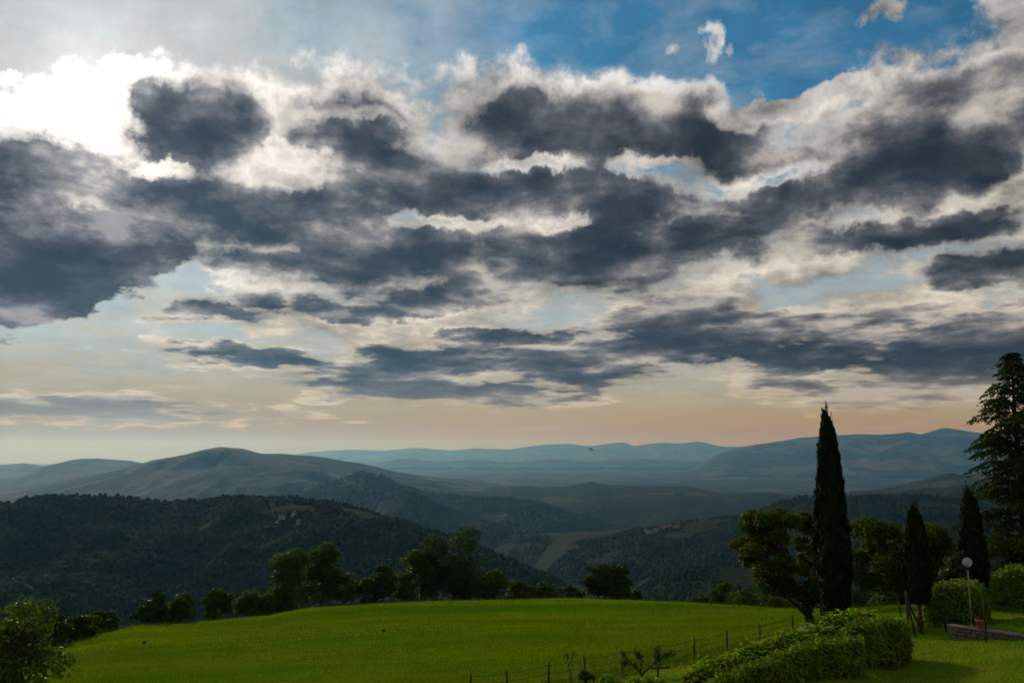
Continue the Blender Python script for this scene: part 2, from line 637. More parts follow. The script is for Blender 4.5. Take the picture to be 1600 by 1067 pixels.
m_lawn, t, o = mat('lawn_turf')
p = position(t)
n1_ = noise(t, p, 0.5, 5, 0.6)
n3_ = noise(t, p, 9.0, 4, 0.7)
c = mix(t, n1_.step(0.35, 0.65), (0.065, 0.150, 0.005, 1), (0.150, 0.200, 0.015, 1))
c = mix(t, n3_.step(0.45, 0.75) * 0.5, c, (0.18, 0.19, 0.04, 1))
t.links.new(bsdf(t, c, 0.95, 0.0, bump(t, n3_ + n1_, 0.8, 0.05)).s, o.inputs[0])


def polar_sheet(name, a0, a1, na, rs, zf, keep=None):
    aa = np.linspace(a0, a1, na)
    A, Rr = np.meshgrid(aa, rs, indexing='ij')
    x, y = Rr * np.sin(A), Rr * np.cos(A)
    z = zf(x, y)
    v = np.stack([x, y, z], -1).reshape(-1, 3)
    nr = len(rs)
    i, j = np.meshgrid(np.arange(na - 1), np.arange(nr - 1), indexing='ij')
    b = (i * nr + j).ravel()
    f = np.stack([b, b + 1, b + nr + 1, b + nr], -1)
    f = f[:, ::-1]
    if keep is not None:
        c = v[f].mean(1)
        f = f[keep(c[:, 0], c[:, 1])]
    return mesh_np(name, v, f, True)


def meadow_side(x, y):
    return y > np.interp(x, _lx, _ly)


_rs = np.concatenate([np.linspace(3, 30, 20), np.linspace(30.5, 70, 90), np.linspace(70.8, 190, 150), np.geomspace(192, 1500, 50)])
tag(obj('meadow', polar_sheet('meadow', R(-75), R(75), 330, _rs, ground_np, meadow_side), m_meadow), kind='structure')
tag(obj('lawn', polar_sheet('lawn', R(-75), R(75), 260, _rs[:250], ground_np, lambda x, y: ~meadow_side(x, y)), m_lawn), kind='structure')


# ---------------------------------------------------------------- far land
FLOOR = -450.0


def land_material(name, forest1, forest2, field1, field2, field_amt, scale, hi=0.62):
    """Woods with clearings and fields; one noise picks woods or fields, cells give the single plots."""
    m, t, o = mat(name)
    p = position(t)
    n = noise(t, p, 1 / (scale * 0.9), 5, 0.62)
    nf = noise(t, p, 1 / (scale * 0.045), 4, 0.7)
    vo = t.nodes.new('ShaderNodeTexVoronoi')
    vo.inputs['Scale'].default_value = 1 / (scale * 0.28)
    put(t, vo.inputs['Vector'], vec(t, 'ADD', vec(t, 'MULTIPLY', p, (0.8, 0.5, 0.0)), vec(t, 'SCALE', noise(t, p, 1 / (scale * 0.5), 2, 0.5, color=True), scale=scale * 0.25)))
    cell = S(t, vo.outputs['Color'])
    cx, cyy, cz = sep(t, cell)
    forest = mix(t, nf.step(0.3, 0.7), forest1, forest2)
    field = mix(t, cx, field1, field2)
    f = (n + (cyy - 0.5) * 0.22).step(hi - 0.03, hi + 0.03) * field_amt
    c = mix(t, f, forest, field)
    t.links.new(bsdf(t, c, 0.95, 0.03, bump(t, nf, 0.6, scale * 0.03)).s, o.inputs[0])
    return m


m_plain = land_material('plain_fields', (0.016, 0.030, 0.012, 1), (0.030, 0.045, 0.016, 1), (0.030, 0.045, 0.020, 1), (0.125, 0.115, 0.075, 1), 0.85, 800, 0.54)
m_wood = land_material('wooded_slope', (0.010, 0.022, 0.007, 1), (0.020, 0.036, 0.010, 1), (0.05, 0.065, 0.02, 1), (0.06, 0.06, 0.03, 1), 0.2, 420, 0.66)
m_mid = land_material('hill_wood_and_fields', (0.012, 0.024, 0.009, 1), (0.024, 0.040, 0.013, 1), (0.055, 0.075, 0.020, 1), (0.095, 0.085, 0.042, 1), 0.8, 520, 0.57)
m_far = land_material('mountain_slope', (0.016, 0.028, 0.016, 1), (0.030, 0.042, 0.022, 1), (0.08, 0.09, 0.045, 1), (0.13, 0.115, 0.07, 1), 0.8, 1500, 0.55)


def plain_z(x, y):
    r = np.hypot(x, y)
    return FLOOR + fbm(x / 2500, y / 2500, 4, 21) * 28 * np.clip(1 - (r - 9000) / 8000, 0.15, 1) - np.clip((2500 - r) / 2500, 0, 1) * 40 - r ** 2 / (2 * 6371000.0)


tag(obj('valley_plain', polar_sheet('valley_plain', R(-80), R(80), 330, np.geomspace(400, 60000, 130), plain_z), m_plain), kind='structure')

HILLS = {}


def ridge(name, pts, width_f, width_b, material, seed, spur=0.35, spur_len=900, nu=260, nf=70, floor=FLOOR, rough=0.03, ext=1.0, power=1.15):
    """A range of hills whose crest passes through (pixel u, pixel v, distance); slopes fall to the valley in front and behind, cut by spurs."""
    A = np.array([R(azel(u, v)[0]) for u, v, d in pts])
    Dd = np.array([d for u, v, d in pts], float)
    Z = np.array([CAM.z + d * math.tan(R(azel(u, v)[1])) for u, v, d in pts])
    aa = np.linspace(A[0], A[-1], nu)
    # smooth crest
    d0 = np.interp(aa, A, Dd)
    z0 = np.interp(aa, A, Z)
    k = max(1, nu // 200)
    ker = np.ones(2 * k + 1) / (2 * k + 1)
    pad = lambda q: np.convolve(np.pad(q, k, 'edge'), ker, 'valid')
    d0, z0 = pad(pad(pad(d0))), pad(z0)
    cx_ = aa * d0 / spur_len
    z0 = z0 + (z0 - floor) * rough * (fbm(cx_ * 2.6, cx_ * 0 + seed, 6, seed + 70, 0.62) * 1.9)
    tf = np.concatenate([np.linspace(1, 0, nf), -np.linspace(0, 1, nf // 3)[1:]])      # 1 front foot .. 0 crest .. -1 back foot
    AA, TT = np.meshgrid(aa, tf, indexing='ij')
    D0 = d0[:, None] + 0 * TT
    Z0 = z0[:, None] + 0 * TT
    dist = D0 - np.where(TT > 0, TT * width_f, TT * width_b)
    x, y = dist * np.sin(AA), dist * np.cos(AA)
    wx = x + fbm(x / spur_len, y / spur_len, 2, seed + 5) * spur_len * 0.35
    wy = y + fbm(x / spur_len + 9, y / spur_len, 2, seed + 6) * spur_len * 0.35
    rid = fbm(wx / spur_len, wy / (spur_len * 1.9), 5, seed, 0.48, ridged=True)
    fine = fbm(x / (spur_len * 0.2), y / (spur_len * 0.2), 4, seed + 40)
    T1 = np.abs(TT)
    prof = (1 - T1) ** power * 0.75 + 0.25 * (1 - T1 ** 2)
    hgt = Z0 - floor
    sx_ = np.linspace(0, 1, nu)[:, None]
    tp = np.clip(np.minimum(sx_, 1 - sx_) / 0.10, 0, 1)
    hgt = hgt * (tp * tp * (3 - 2 * tp)) - 70 * (1 - tp)
    env = np.sin(np.pi * np.clip(T1, 0, 1)) ** 0.8
    z = floor + hgt * prof + hgt * spur * (rid - 0.25) * env * 0.55 + hgt * 0.085 * fine * (env + 0.12)
    # never let a spur hide the crest as seen from the terrace
    lim = CAM.z + (Z0 - CAM.z) / D0 * dist
    front = TT > 0
    over = front & (z > lim - hgt * 0.02 * np.minimum(T1 * 6, 1))
    z = np.where(over, lim - hgt * 0.02 * np.minimum(T1 * 6, 1), z)
    z = z - (T1 > 0.985) * 60
    v = np.stack([x, y, z], -1).reshape(-1, 3)
    nr = len(tf)
    i, j = np.meshgrid(np.arange(nu - 1), np.arange(nr - 1), indexing='ij')
    b = (i * nr + j).ravel()
    f = np.stack([b, b + nr, b + nr + 1, b + 1], -1)[:, ::-1]
    ob = tag(obj(name, mesh_np(name, v, f, True), material), kind='structure')
    HILLS[name + str(seed)] = (v.reshape(nu, nr, 3), nf)
    return ob, v.reshape(nu, nr, 3), nf


# near wooded hill on the left
near_hill = ridge('wooded_hill', [(-420, 820, 1512), (-200, 800, 1512), (0, 789, 1512), (60, 780, 1526), (130, 775, 1548), (200, 776, 1570), (230, 783, 1584), (255, 787, 1584),
    (300, 784, 1570), (370, 775, 1526), (430, 776, 1498), (470, 780, 1469), (520, 785, 1440), (580, 802, 1404), (640, 819, 1368), (690, 837, 1332), (740, 855, 1296),
    (790, 879, 1260), (840, 904, 1224), (880, 924, 1188), (930, 950, 1152), (1000, 990, 1116)], 920, 700, m_wood, 101, 0.45, 470, 340, 100, floor=-320, power=1.0)
# long mountain behind it
ridge('mountain', [(-420, 830, 9656), (-200, 800, 9372), (0, 776, 9088), (60, 761, 8946), (120, 749, 8804), (180, 736, 8662), (240, 719, 8591), (290, 709, 8520), (320, 702, 8520),
    (345, 698, 8520), (380, 701, 8520), (410, 708, 8520), (450, 709, 8520), (500, 714, 8591), (560, 723, 8733), (610, 735, 8875), (660, 745, 9088), (720, 752, 9372), (780, 760, 9798), (860, 778, 10224)],
    3600, 2600, m_far, 202, 0.9, 1700, 270, 62)
# spur hill in front of it
spur_hill = ridge('hill', [(400, 830, 5125), (440, 798, 5125), (470, 776, 5188), (504, 760, 5250), (547, 746, 5312), (569, 740, 5375), (609, 752, 5438), (635, 763, 5438), (657, 771, 5500), (687, 774, 5500),
    (749, 779, 5375), (790, 782, 5312), (823, 786, 5250), (854, 790, 5188), (897, 806, 5125), (941, 812, 5062), (990, 828, 5000), (1040, 850, 4875)], 1900, 1500, m_mid, 303, 0.6, 950, 280, 80)
spur_hill2 = ridge('hill', [(560, 800, 3795), (600, 782, 3852), (640, 770, 3910), (680, 790, 3910), (720, 806, 3852), (780, 824, 3795), (830, 846, 3737), (880, 880, 3680)], 900, 900, m_mid, 343, 0.5, 520, 200, 60)
# low dark hills at the valley's edge
ridge('hill', [(700, 790, 7600), (766, 760, 7700), (823, 759, 7700), (849, 761, 7700), (889, 760, 7750), (924, 752, 7800), (954, 758, 7800), (1007, 759, 7800), (1072, 759, 7700), (1103, 765, 7600),
    (1142, 774, 7500), (1200, 790, 7300)], 2600, 1300, m_wood, 404, 0.4, 900, 240, 70)
# folded foothills between the spurs and the plain
ridge('hill', [(780, 812, 5600), (820, 800, 5600), (880, 788, 5600), (940, 781, 5600), (1000, 786, 5600), (1060, 779, 5600), (1120, 786, 5600), (1180, 794, 5600), (1260, 806, 5500)], 1300, 1000, m_wood, 411, 0.6, 600, 200, 60)
ridge('hill', [(800, 785, 6600), (860, 776, 6600), (930, 769, 6600), (990, 774, 6600), (1060, 767, 6600), (1130, 772, 6600), (1200, 769, 6600), (1280, 777, 6600), (1340, 788, 6600)], 1300, 1000, m_mid, 421, 0.6, 700, 200, 50)
ridge('hill', [(540, 780, 7000), (570, 766, 7000), (620, 757, 7000), (680, 762, 7000), (740, 767, 7000), (800, 773, 7000), (870, 784, 7000)], 1500, 1100, m_mid, 431, 0.6, 800, 180, 50)
ridge('hill', [(1240, 800, 4700), (1300, 786, 4700), (1380, 770, 4700), (1450, 762, 4700), (1520, 758, 4700), (1600, 764, 4700), (1750, 775, 4700)], 1300, 1000, m_wood, 441, 0.6, 700, 200, 50)
valley_knoll = ridge('wooded_hill', [(740, 872, 3300), (790, 850, 3300), (830, 838, 3300), (880, 846, 3300), (930, 836, 3350), (980, 842, 3400), (1040, 856, 3400)], 900, 700, m_wood, 451, 0.6, 420, 180, 60)
# village hill and the ridge at the right
village_hill = ridge('hill', [(800, 895, 2500), (870, 862, 2550), (940, 846, 2600), (1000, 832, 2650), (1040, 826, 2700), (1080, 816, 2750), (1110, 812, 2800), (1174, 808, 2900), (1223, 788, 3000), (1248, 780, 3050), (1322, 775, 3100),
    (1377, 776, 3100), (1436, 777, 3100), (1495, 783, 3100), (1560, 790, 3100), (1700, 815, 3100), (1900, 840, 3100)], 1500, 1100, m_wood, 505, 0.5, 650, 250, 70, floor=-325)
near_spur = ridge('wooded_hill', [(900, 975, 1275), (1002, 926, 1275), (1072, 899, 1275), (1116, 888, 1292), (1180, 880, 1318), (1260, 868, 1360), (1340, 850, 1402), (1420, 838, 1445), (1500, 828, 1488), (1600, 820, 1530), (1800, 810, 1572)],
    700, 800, m_wood, 606, 0.4, 420, 240, 80, floor=-325)
ridge('hill', [(1180, 800, 6440), (1260, 780, 6555), (1330, 768, 6670), (1377, 764, 6785), (1436, 751, 6900), (1470, 742, 6900), (1485, 740, 6900), (1505, 744, 6900), (1530, 740, 6900), (1570, 732, 6900), (1640, 735, 6900), (1800, 750, 6900)],
    1800, 1400, m_mid, 707, 0.5, 900, 240, 80)
# far ranges
ridge('mountain', [(1060, 728, 23680), (1100, 712, 23680), (1149, 700, 23680), (1199, 692, 23680), (1248, 684, 23680), (1290, 681, 23680), (1337, 678, 23680), (1396, 678, 23680), (1421, 675, 23680), (1456, 681, 23680),
    (1495, 677, 23680), (1525, 682, 23680), (1600, 680, 23680), (1800, 684, 23680), (2000, 690, 23680)], 7000, 3500, m_far, 808, 0.5, 2600, 260, 60)
ridge('mountain', [(1250, 694, 25800), (1330, 682, 25800), (1400, 684, 25800), (1440, 678, 25800), (1475, 669, 25800), (1510, 673, 25800), (1560, 680, 25800), (1700, 684, 25800), (1900, 690, 25800)], 4000, 3000, m_far, 818, 0.4, 3000, 160, 40)
ridge('mountain', [(300, 742, 42500), (380, 726, 42500), (430, 715, 42500), (486, 706, 42500), (547, 702, 42500), (600, 704, 42500), (650, 699, 42500), (705, 704, 42500), (740, 700, 42500), (801, 702, 42500),
    (819, 698, 42500), (845, 695, 42500), (889, 693, 42500), (919, 697, 42500), (950, 693, 42500), (976, 691, 42500), (990, 697, 42500), (1029, 691, 42500), (1060, 693, 42500), (1090, 689, 42500), (1125, 697, 42500), (1160, 698, 42500), (1300, 700, 42500), (1600, 700, 42500)],
    5500, 4000, m_far, 909, 0.45, 3600, 420, 50)
ridge('mountain', [(480, 740, 27500), (560, 728, 27500), (591, 722, 27500), (635, 715, 27500), (680, 721, 27500), (740, 718, 27500), (800, 722, 27500), (860, 716, 27500), (920, 720, 27500), (1000, 716, 27500), (1080, 720, 27500), (1180, 730, 27500)],
    3500, 3000, m_far, 929, 0.4, 2600, 260, 40)
ridge('mountain', [(-420, 745, 14175), (-200, 752, 14175), (0, 757, 14175), (40, 742, 14175), (62, 730, 14175), (110, 719, 14175), (150, 716, 14175), (205, 719, 14175), (240, 728, 14175), (300, 750, 14175), (380, 770, 14175)], 3000, 2500, m_far, 939, 0.5, 1800, 200, 50)
ridge('mountain', [(-420, 735, 20250), (-150, 730, 20250), (0, 727, 20250), (40, 723, 20250), (62, 727, 20250), (90, 735, 20250), (160, 750, 20250), (240, 770, 20250)], 3500, 3000, m_far, 949, 0.45, 2200, 160, 40)

# ---------------------------------------------------------------- evening haze: one even body of air over the whole valley
hz = MB().box((-52000, -6000, -720), (52000, 62000, 720)).build('haze', None)
m_haze = bpy.data.materials.new('haze_air')
m_haze.use_nodes = True
t = m_haze.node_tree
t.nodes.clear()
o = t.nodes.new('ShaderNodeOutputMaterial')
pv = t.nodes.new('ShaderNodeVolumePrincipled')
HAZE_DENSITY = 3.7e-5
pv.inputs['Color'].default_value = (0.17, 0.47, 1.0, 1)
pv.inputs['Absorption Color'].default_value = (1, 1, 1, 1)
pv.inputs['Density'].default_value = HAZE_DENSITY
pv.inputs['Anisotropy'].default_value = 0.52
t.links.new(pv.outputs[0], o.inputs['Volume'])
hz.data.materials.append(m_haze)
hz.display_type = 'WIRE'
tag(hz, 'pale evening haze filling the wide valley', 'haze', kind='stuff')
# ---------------------------------------------------------------- woods on the hillsides: crowns past counting
_ico_v = []
_phi = (1 + 5 ** 0.5) / 2
for a_, b_ in ((1, _phi), (-1, _phi), (1, -_phi), (-1, -_phi)):
    _ico_v += [(0, a_, b_), (a_, b_, 0), (b_, 0, a_)]
_ico_v = np.array(_ico_v, float)
_ico_v /= np.linalg.norm(_ico_v[0])
_ico_f = []
for i in range(12):
    for j in range(i + 1, 12):
        for k in range(j + 1, 12):
            e = [np.linalg.norm(_ico_v[p_] - _ico_v[q_]) for p_, q_ in ((i, j), (j, k), (i, k))]
            if max(e) < 1.1:
                n_ = np.cross(_ico_v[j] - _ico_v[i], _ico_v[k] - _ico_v[i])
                _ico_f.append((i, j, k) if n_ @ _ico_v[i] > 0 else (i, k, j))
_ico_f = np.array(_ico_f)
_oct_v = np.array([(1, 0, 0), (0, 1, 0), (-1, 0, 0), (0, -1, 0), (0, 0, 1)], float)
_oct_f = np.array([(0, 1, 4), (1, 2, 4), (2, 3, 4), (3, 0, 4)])
_dome_v = np.array([(math.cos(1.5708 * k), math.sin(1.5708 * k), -.1) for k in range(4)] + [(.66 * math.cos(1.5708 * k + .8), .66 * math.sin(1.5708 * k + .8), .66) for k in range(4)] + [(0, 0, 1)])
_dome_f = np.array([(k, (k + 1) % 4, 4 + k) for k in range(4)] + [((k + 1) % 4, 4 + (k + 1) % 4, 4 + k) for k in range(4)] + [(4 + k, 4 + (k + 1) % 4, 8) for k in range(4)])

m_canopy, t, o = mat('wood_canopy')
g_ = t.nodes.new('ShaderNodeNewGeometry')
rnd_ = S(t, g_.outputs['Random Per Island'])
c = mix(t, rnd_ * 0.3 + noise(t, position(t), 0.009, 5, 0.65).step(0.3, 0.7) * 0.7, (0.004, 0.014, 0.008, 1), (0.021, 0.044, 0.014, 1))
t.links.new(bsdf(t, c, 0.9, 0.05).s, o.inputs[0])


def crowns(name, hill, count, size, label, seed, tpl=(_dome_v, _dome_f), tmin=0.0, tmax=1.0, gap=0.0, gap_scale=300.0, tall=1.1):
    v, nf = hill[1], hill[2]
    rng = np.random.default_rng(seed)
    grid = v[:, :nf + 4]
    nu, nr = grid.shape[:2]
    # sample evenly over the surface area
    p00, p10, p01 = grid[:-1, :-1], grid[1:, :-1], grid[:-1, 1:]
    area = np.linalg.norm(np.cross(p10 - p00, p01 - p00), axis=-1)
    cen = (grid[:-1, :-1] + grid[1:, 1:]) / 2
    az = np.degrees(np.arctan2(cen[..., 0], cen[..., 1]))
    area = area * ((az > -40) & (az < 40))
    area = area / (cen[..., 1] ** 2) ** 0.35
    jj = np.arange(nr - 1)[None, :] / (nf - 1)
    area = area * ((1 - jj) >= tmin - 0.05)
    pr = (area / area.sum()).ravel()
    idx = rng.choice(len(pr), count, p=pr)
    i, j = idx // (nr - 1), idx % (nr - 1)
    s_, t_ = rng.random(count)[:, None], rng.random(count)[:, None]
    P_ = (grid[i, j] * (1 - s_) * (1 - t_) + grid[i + 1, j] * s_ * (1 - t_) + grid[i, j + 1] * (1 - s_) * t_ + grid[i + 1, j + 1] * s_ * t_)
    if gap:
        q = fbm(P_[:, 0] / gap_scale, P_[:, 1] / gap_scale, 4, seed + 3)
        P_ = P_[q < gap]
    n = len(P_)
    sz = size * (0.6 + 0.8 * rng.random(n)) * (1 + 0.6 * fbm(P_[:, 0] / 150, P_[:, 1] / 150, 2, seed + 1))
    tv, tf = tpl
    jit = 1 + 0.35 * (rng.random((n, len(tv), 1)) - 0.5)
    rz = rng.random(n) * 6.283
    cs, sn = np.cos(rz)[:, None], np.sin(rz)[:, None]
    X = tv[None, :, 0] * cs - tv[None, :, 1] * sn
    Y = tv[None, :, 0] * sn + tv[None, :, 1] * cs
    Z = np.repeat(tv[None, :, 2], n, 0) * (tall * (0.8 + 0.5 * rng.random((n, 1))))
    V = np.stack([X, Y, Z], -1) * jit * sz[:, None, None] + P_[:, None, :] + np.array([0, 0, 1.0]) * (sz * 0.55)[:, None, None]
    F = tf[None] + (np.arange(n) * len(tv))[:, None, None]
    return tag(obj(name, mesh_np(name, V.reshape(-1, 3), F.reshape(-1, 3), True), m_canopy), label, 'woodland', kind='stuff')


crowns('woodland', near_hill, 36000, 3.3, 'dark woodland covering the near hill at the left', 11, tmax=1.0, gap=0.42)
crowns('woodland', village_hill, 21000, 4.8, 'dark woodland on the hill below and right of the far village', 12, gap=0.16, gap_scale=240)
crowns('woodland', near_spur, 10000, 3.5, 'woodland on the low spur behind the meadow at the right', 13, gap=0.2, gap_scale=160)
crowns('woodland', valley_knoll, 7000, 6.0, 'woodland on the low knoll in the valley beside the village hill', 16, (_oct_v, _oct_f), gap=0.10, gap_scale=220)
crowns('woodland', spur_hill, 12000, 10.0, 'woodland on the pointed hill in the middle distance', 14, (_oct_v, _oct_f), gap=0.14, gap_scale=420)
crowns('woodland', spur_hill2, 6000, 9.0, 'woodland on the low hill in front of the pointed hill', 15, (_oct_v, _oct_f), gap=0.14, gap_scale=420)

# ---------------------------------------------------------------- far houses
m_wall = simple('plaster_pale', (0.34, 0.29, 0.24, 1), (0.44, 0.39, 0.33, 1), 0.4, 0.9)
m_wall2 = simple('plaster_rose', (0.24, 0.20, 0.17, 1), (0.32, 0.27, 0.23, 1), 0.4, 0.9)
m_roof = simple('clay_tiles', (0.13, 0.07, 0.05, 1), (0.20, 0.11, 0.08, 1), 1.5, 0.9)
m_pane = simple('dark_window', (0.02, 0.022, 0.025, 1), (0.03, 0.032, 0.036, 1), 1.0, 0.3)


def hill_point(hill, u, v):
    """First point of a hill's visible face that is seen at pixel u, v."""
    g = hill[1][:, :hill[2]]
    a, e = azel(u, v)
    A = np.degrees(np.arctan2(g[..., 0], g[..., 1]))
    E = np.degrees(np.arctan2(g[..., 2] - CAM.z, np.hypot(g[..., 0], g[..., 1])))
    k = np.argmin((A - a) ** 2 + (E - e) ** 2)
    return Vector(g.reshape(-1, 3)[k]).copy()


def house(loc, w, d, h, rz, wall, label, group, sub=True):
    r = empty('house', loc, rz)
    tag(r, label, 'house', group)
    b = MB().box((-w / 2, -d / 2, -4), (w / 2, d / 2, h))
    b.f += [(len(b.v), len(b.v) + 1, len(b.v) + 2), (len(b.v) + 5, len(b.v) + 4, len(b.v) + 3)]
    b.v += [Vector((-w / 2, -d / 2, h)), Vector((-w / 2, d / 2, h)), Vector((-w / 2, 0, h + d * .2)), Vector((w / 2, -d / 2, h)), Vector((w / 2, d / 2, h)), Vector((w / 2, 0, h + d * .2))]
    b.build('wall', wall, r)
    e = 0.5
    k = d * .2
    rf = MB()
    for s in (-1, 1):
        rf.hexa([(-w / 2 - e, s * (d / 2 + e), h - .15), (w / 2 + e, s * (d / 2 + e), h - .15), (w / 2 + e, 0, h + k + .1), (-w / 2 - e, 0, h + k + .1),
                 (-w / 2 - e, s * (d / 2 + e), h + .2), (w / 2 + e, s * (d / 2 + e), h + .2), (w / 2 + e, 0, h + k + .45), (-w / 2 - e, 0, h + k + .45)])
    rr = rf.build('roof', m_roof, r)
    MB().box((w * .2, -.5, h + k * .6), (w * .2 + .8, .4, h + k + 1.4)).build('chimney', wall, rr)
    if sub:
        n = max(2, int(w / 3.5))
        for s in range(n):
            for fl in range(max(1, int(h / 3))):
                x = -w / 2 + w * (s + .5) / n
                MB().box((x - .5, -d / 2 - .06, fl * 3 + 1.0), (x + .5, -d / 2 + .1, fl * 3 + 2.4)).build('window', m_pane, r)
    return r


def facing(p, off=0.0):
    return -math.atan2(p.x, p.y) + off


for (u, v, w, d, h, off, mt, lab) in (
        (441, 812, 17, 10, 8, .3, m_wall, 'largest pale farmhouse of the hamlet high on the near wooded hill'),
        (459, 809, 11, 9, 6, -.4, m_wall, 'pale farmhouse at the right end of the hamlet on the near wooded hill'),
        (432, 822, 9, 8, 5, .2, m_wall, 'small pale house at lower left of the hamlet on the near wooded hill'),
        (466, 821, 9, 9, 9, .5, m_wall2, 'tall rose house lowest in the hamlet on the near wooded hill'),
        (115, 913, 13, 9, 6, -.2, m_wall2, 'lone rose farmhouse low on the near wooded hill at far left')):
    p = hill_point(near_hill, u, v)
    p.z += 3.0
    house(p, w * .5, d * .5, h * .48, facing(p, off), mt, lab, 'farmhouses on the near hill')
_rv = random.Random(4)
ORD = ['leftmost', 'second', 'third', 'fourth', 'fifth', 'sixth', 'seventh', 'eighth', 'ninth', 'tenth', 'eleventh', 'rightmost']
for k in range(12):
    u = 1010 + k * 4.4 + _rv.uniform(-.8, .8)
    v = 834 - (k * 0.85) + _rv.uniform(-2.5, 2.5)
    p = hill_point(village_hill, u, v)
    p.z += 4.5
    pos = ORD[k] if k in (0, 11) else ORD[k] + ' from the left'
    house(p, _rv.uniform(9, 13), _rv.uniform(7, 9), _rv.uniform(5, 7.5), facing(p, _rv.uniform(-.7, .7)), _rv.choice([m_wall, m_wall2, m_wall2]),
          'tiled house, ' + pos + ' of the village strung along the hill crest', 'houses of the hilltop village', sub=False)
for k, (u, v) in enumerate(((788, 834), (799, 842), (808, 830), (822, 838), (903, 812), (946, 808), (958, 814), (970, 810))):
    p = hill_point(spur_hill, u, v)
    p.z += 4
    pos = ORD[k] + ' from the left' if 0 < k < 7 else ('leftmost' if k == 0 else 'rightmost')
    house(p, _rv.uniform(12, 18), _rv.uniform(9, 11), _rv.uniform(6, 8), facing(p, _rv.uniform(-.7, .7)), _rv.choice([m_wall, m_wall2]),
          'tiny scattered house, ' + pos + ', among valley fields left of the hill village', 'houses among the valley fields', sub=False)

# far-off town on the plain: specks of wall and roof past counting
_rt = np.random.default_rng(8)
bt = MB()
for k in range(170):
    u = float(_rt.choice([760, 880, 980, 1090, 1190, 1420])) + float(_rt.normal(0, 26))
    v = float(_rt.uniform(733, 752)) if u < 1300 else float(_rt.uniform(738, 750))
    a, e = azel(u, v)
    d = (FLOOR - CAM.z) / math.tan(R(e))
    x, y = d * math.sin(R(a)), d * math.cos(R(a))
    z = float(plain_z(np.array([x]), np.array([y]))[0])
    w, l, h = _rt.uniform(8, 18), _rt.uniform(8, 20), _rt.uniform(4, 7)
    bt.box((x - w / 2, y - l / 2, z - 4), (x + w / 2, y + l / 2, z + h))
tag(bt.build('town', m_wall2), 'far-off town buildings scattered over the hazy plain', 'town', kind='stuff')

# ---------------------------------------------------------------- pale strips on the plain: a river reach, greenhouses, gravel; smoke from two fires
m_gravel = simple('pale_gravel', (0.34, 0.33, 0.31, 1), (0.50, 0.49, 0.47, 1), 0.01, 0.9)


def plain_patch(name, pts, half, label=None):
    ctr = []
    for u, v in pts:
        a, e = azel(u, v)
        d = (FLOOR - CAM.z) / math.tan(R(e))
        for _ in range(6):
            x, y = d * math.sin(R(a)), d * math.cos(R(a))
            d = (float(plain_z(np.array([x]), np.array([y]))[0]) + 3 - CAM.z) / math.tan(R(e))
        ctr.append(Vector((d * math.sin(R(a)), d * math.cos(R(a)))))
    fine = []
    for a, b in zip(ctr[:-1], ctr[1:]):
        for k in range(10):
            fine.append(a.lerp(b, k / 10))
    fine.append(ctr[-1])
    vs, fs = [], []
    for i, p in enumerate(fine):
        tn = (fine[min(i + 1, len(fine) - 1)] - fine[max(i - 1, 0)]).normalized()
        nrm = Vector((-tn.y, tn.x))
        w = half * (0.55 + 0.6 * abs(mnoise.noise((p.x * .002, p.y * .002, 3.1)))) * (0.25 if i in (0, len(fine) - 1) else 1)
        for s in (-1, 0, 1):
            q = p + nrm * w * s
            vs.append((q.x, q.y, float(plain_z(np.array([q.x]), np.array([q.y]))[0]) + 5))
    for i in range(len(fine) - 1):
        for s in (0, 1):
            fs.append((i * 3 + s, i * 3 + s + 1, i * 3 + s + 4, i * 3 + s + 3))
    return tag(obj(name, mesh_np(name, vs, fs, True), m_gravel), kind='structure')


plain_patch('road', [(1110, 749), (1160, 746), (1205, 743), (1240, 742)], 28)
plain_patch('road', [(1255, 741), (1290, 740), (1330, 744), (1385, 746)], 34)
plain_patch('road', [(722, 743), (735, 742.5), (750, 742)], 36)
plain_patch('gravel_field', [(870, 752), (905, 751), (930, 751)], 20)

m_smoke = bpy.data.materials.new('thin_smoke')
m_smoke.use_nodes = True
t = m_smoke.node_tree
t.nodes.clear()
o = t.nodes.new('ShaderNodeOutputMaterial')
pv = t.nodes.new('ShaderNodeVolumePrincipled')
pv.inputs['Color'].default_value = (0.85, 0.9, 1, 1)
pv.inputs['Density'].default_value = 0.0007
pv.inputs['Anisotropy'].default_value = 0.4
t.links.new(pv.outputs[0], o.inputs['Volume'])


def smoke(u, v, dist, hgt, lean, width, label, seed):
    base = at(u, v, dist)
    rng = random.Random(seed)
    b = MB()
    pts, rad = [], []
    for k in range(13):
        f = k / 12
        pts.append(base + Vector((lean * f ** 1.6 + rng.uniform(-1, 1) * width * .25 * f, rng.uniform(-1, 1) * width * .2, hgt * f ** .8)))
        rad.append(width * (0.12 + 0.5 * f) * rng.uniform(.75, 1.25) * (1 if k < 9 else (12.3 - k) / 4))
    b.tube(pts, rad, 14)
    s = b.build('smoke', m_smoke, None, True)
    tag(s, label, 'smoke', kind='stuff')


smoke(1338, 748, 9900, 130, -260, 130, 'pale smoke drifting over the plain right of the tall cypress', 3)
smoke(1368, 748, 10000, 70, -330, 110, 'low pale smoke bank on the plain right of the tall cypress', 5)
smoke(795, 783, 5600, 150, -30, 70, 'thin column of smoke rising in front of the low valley hills', 4)
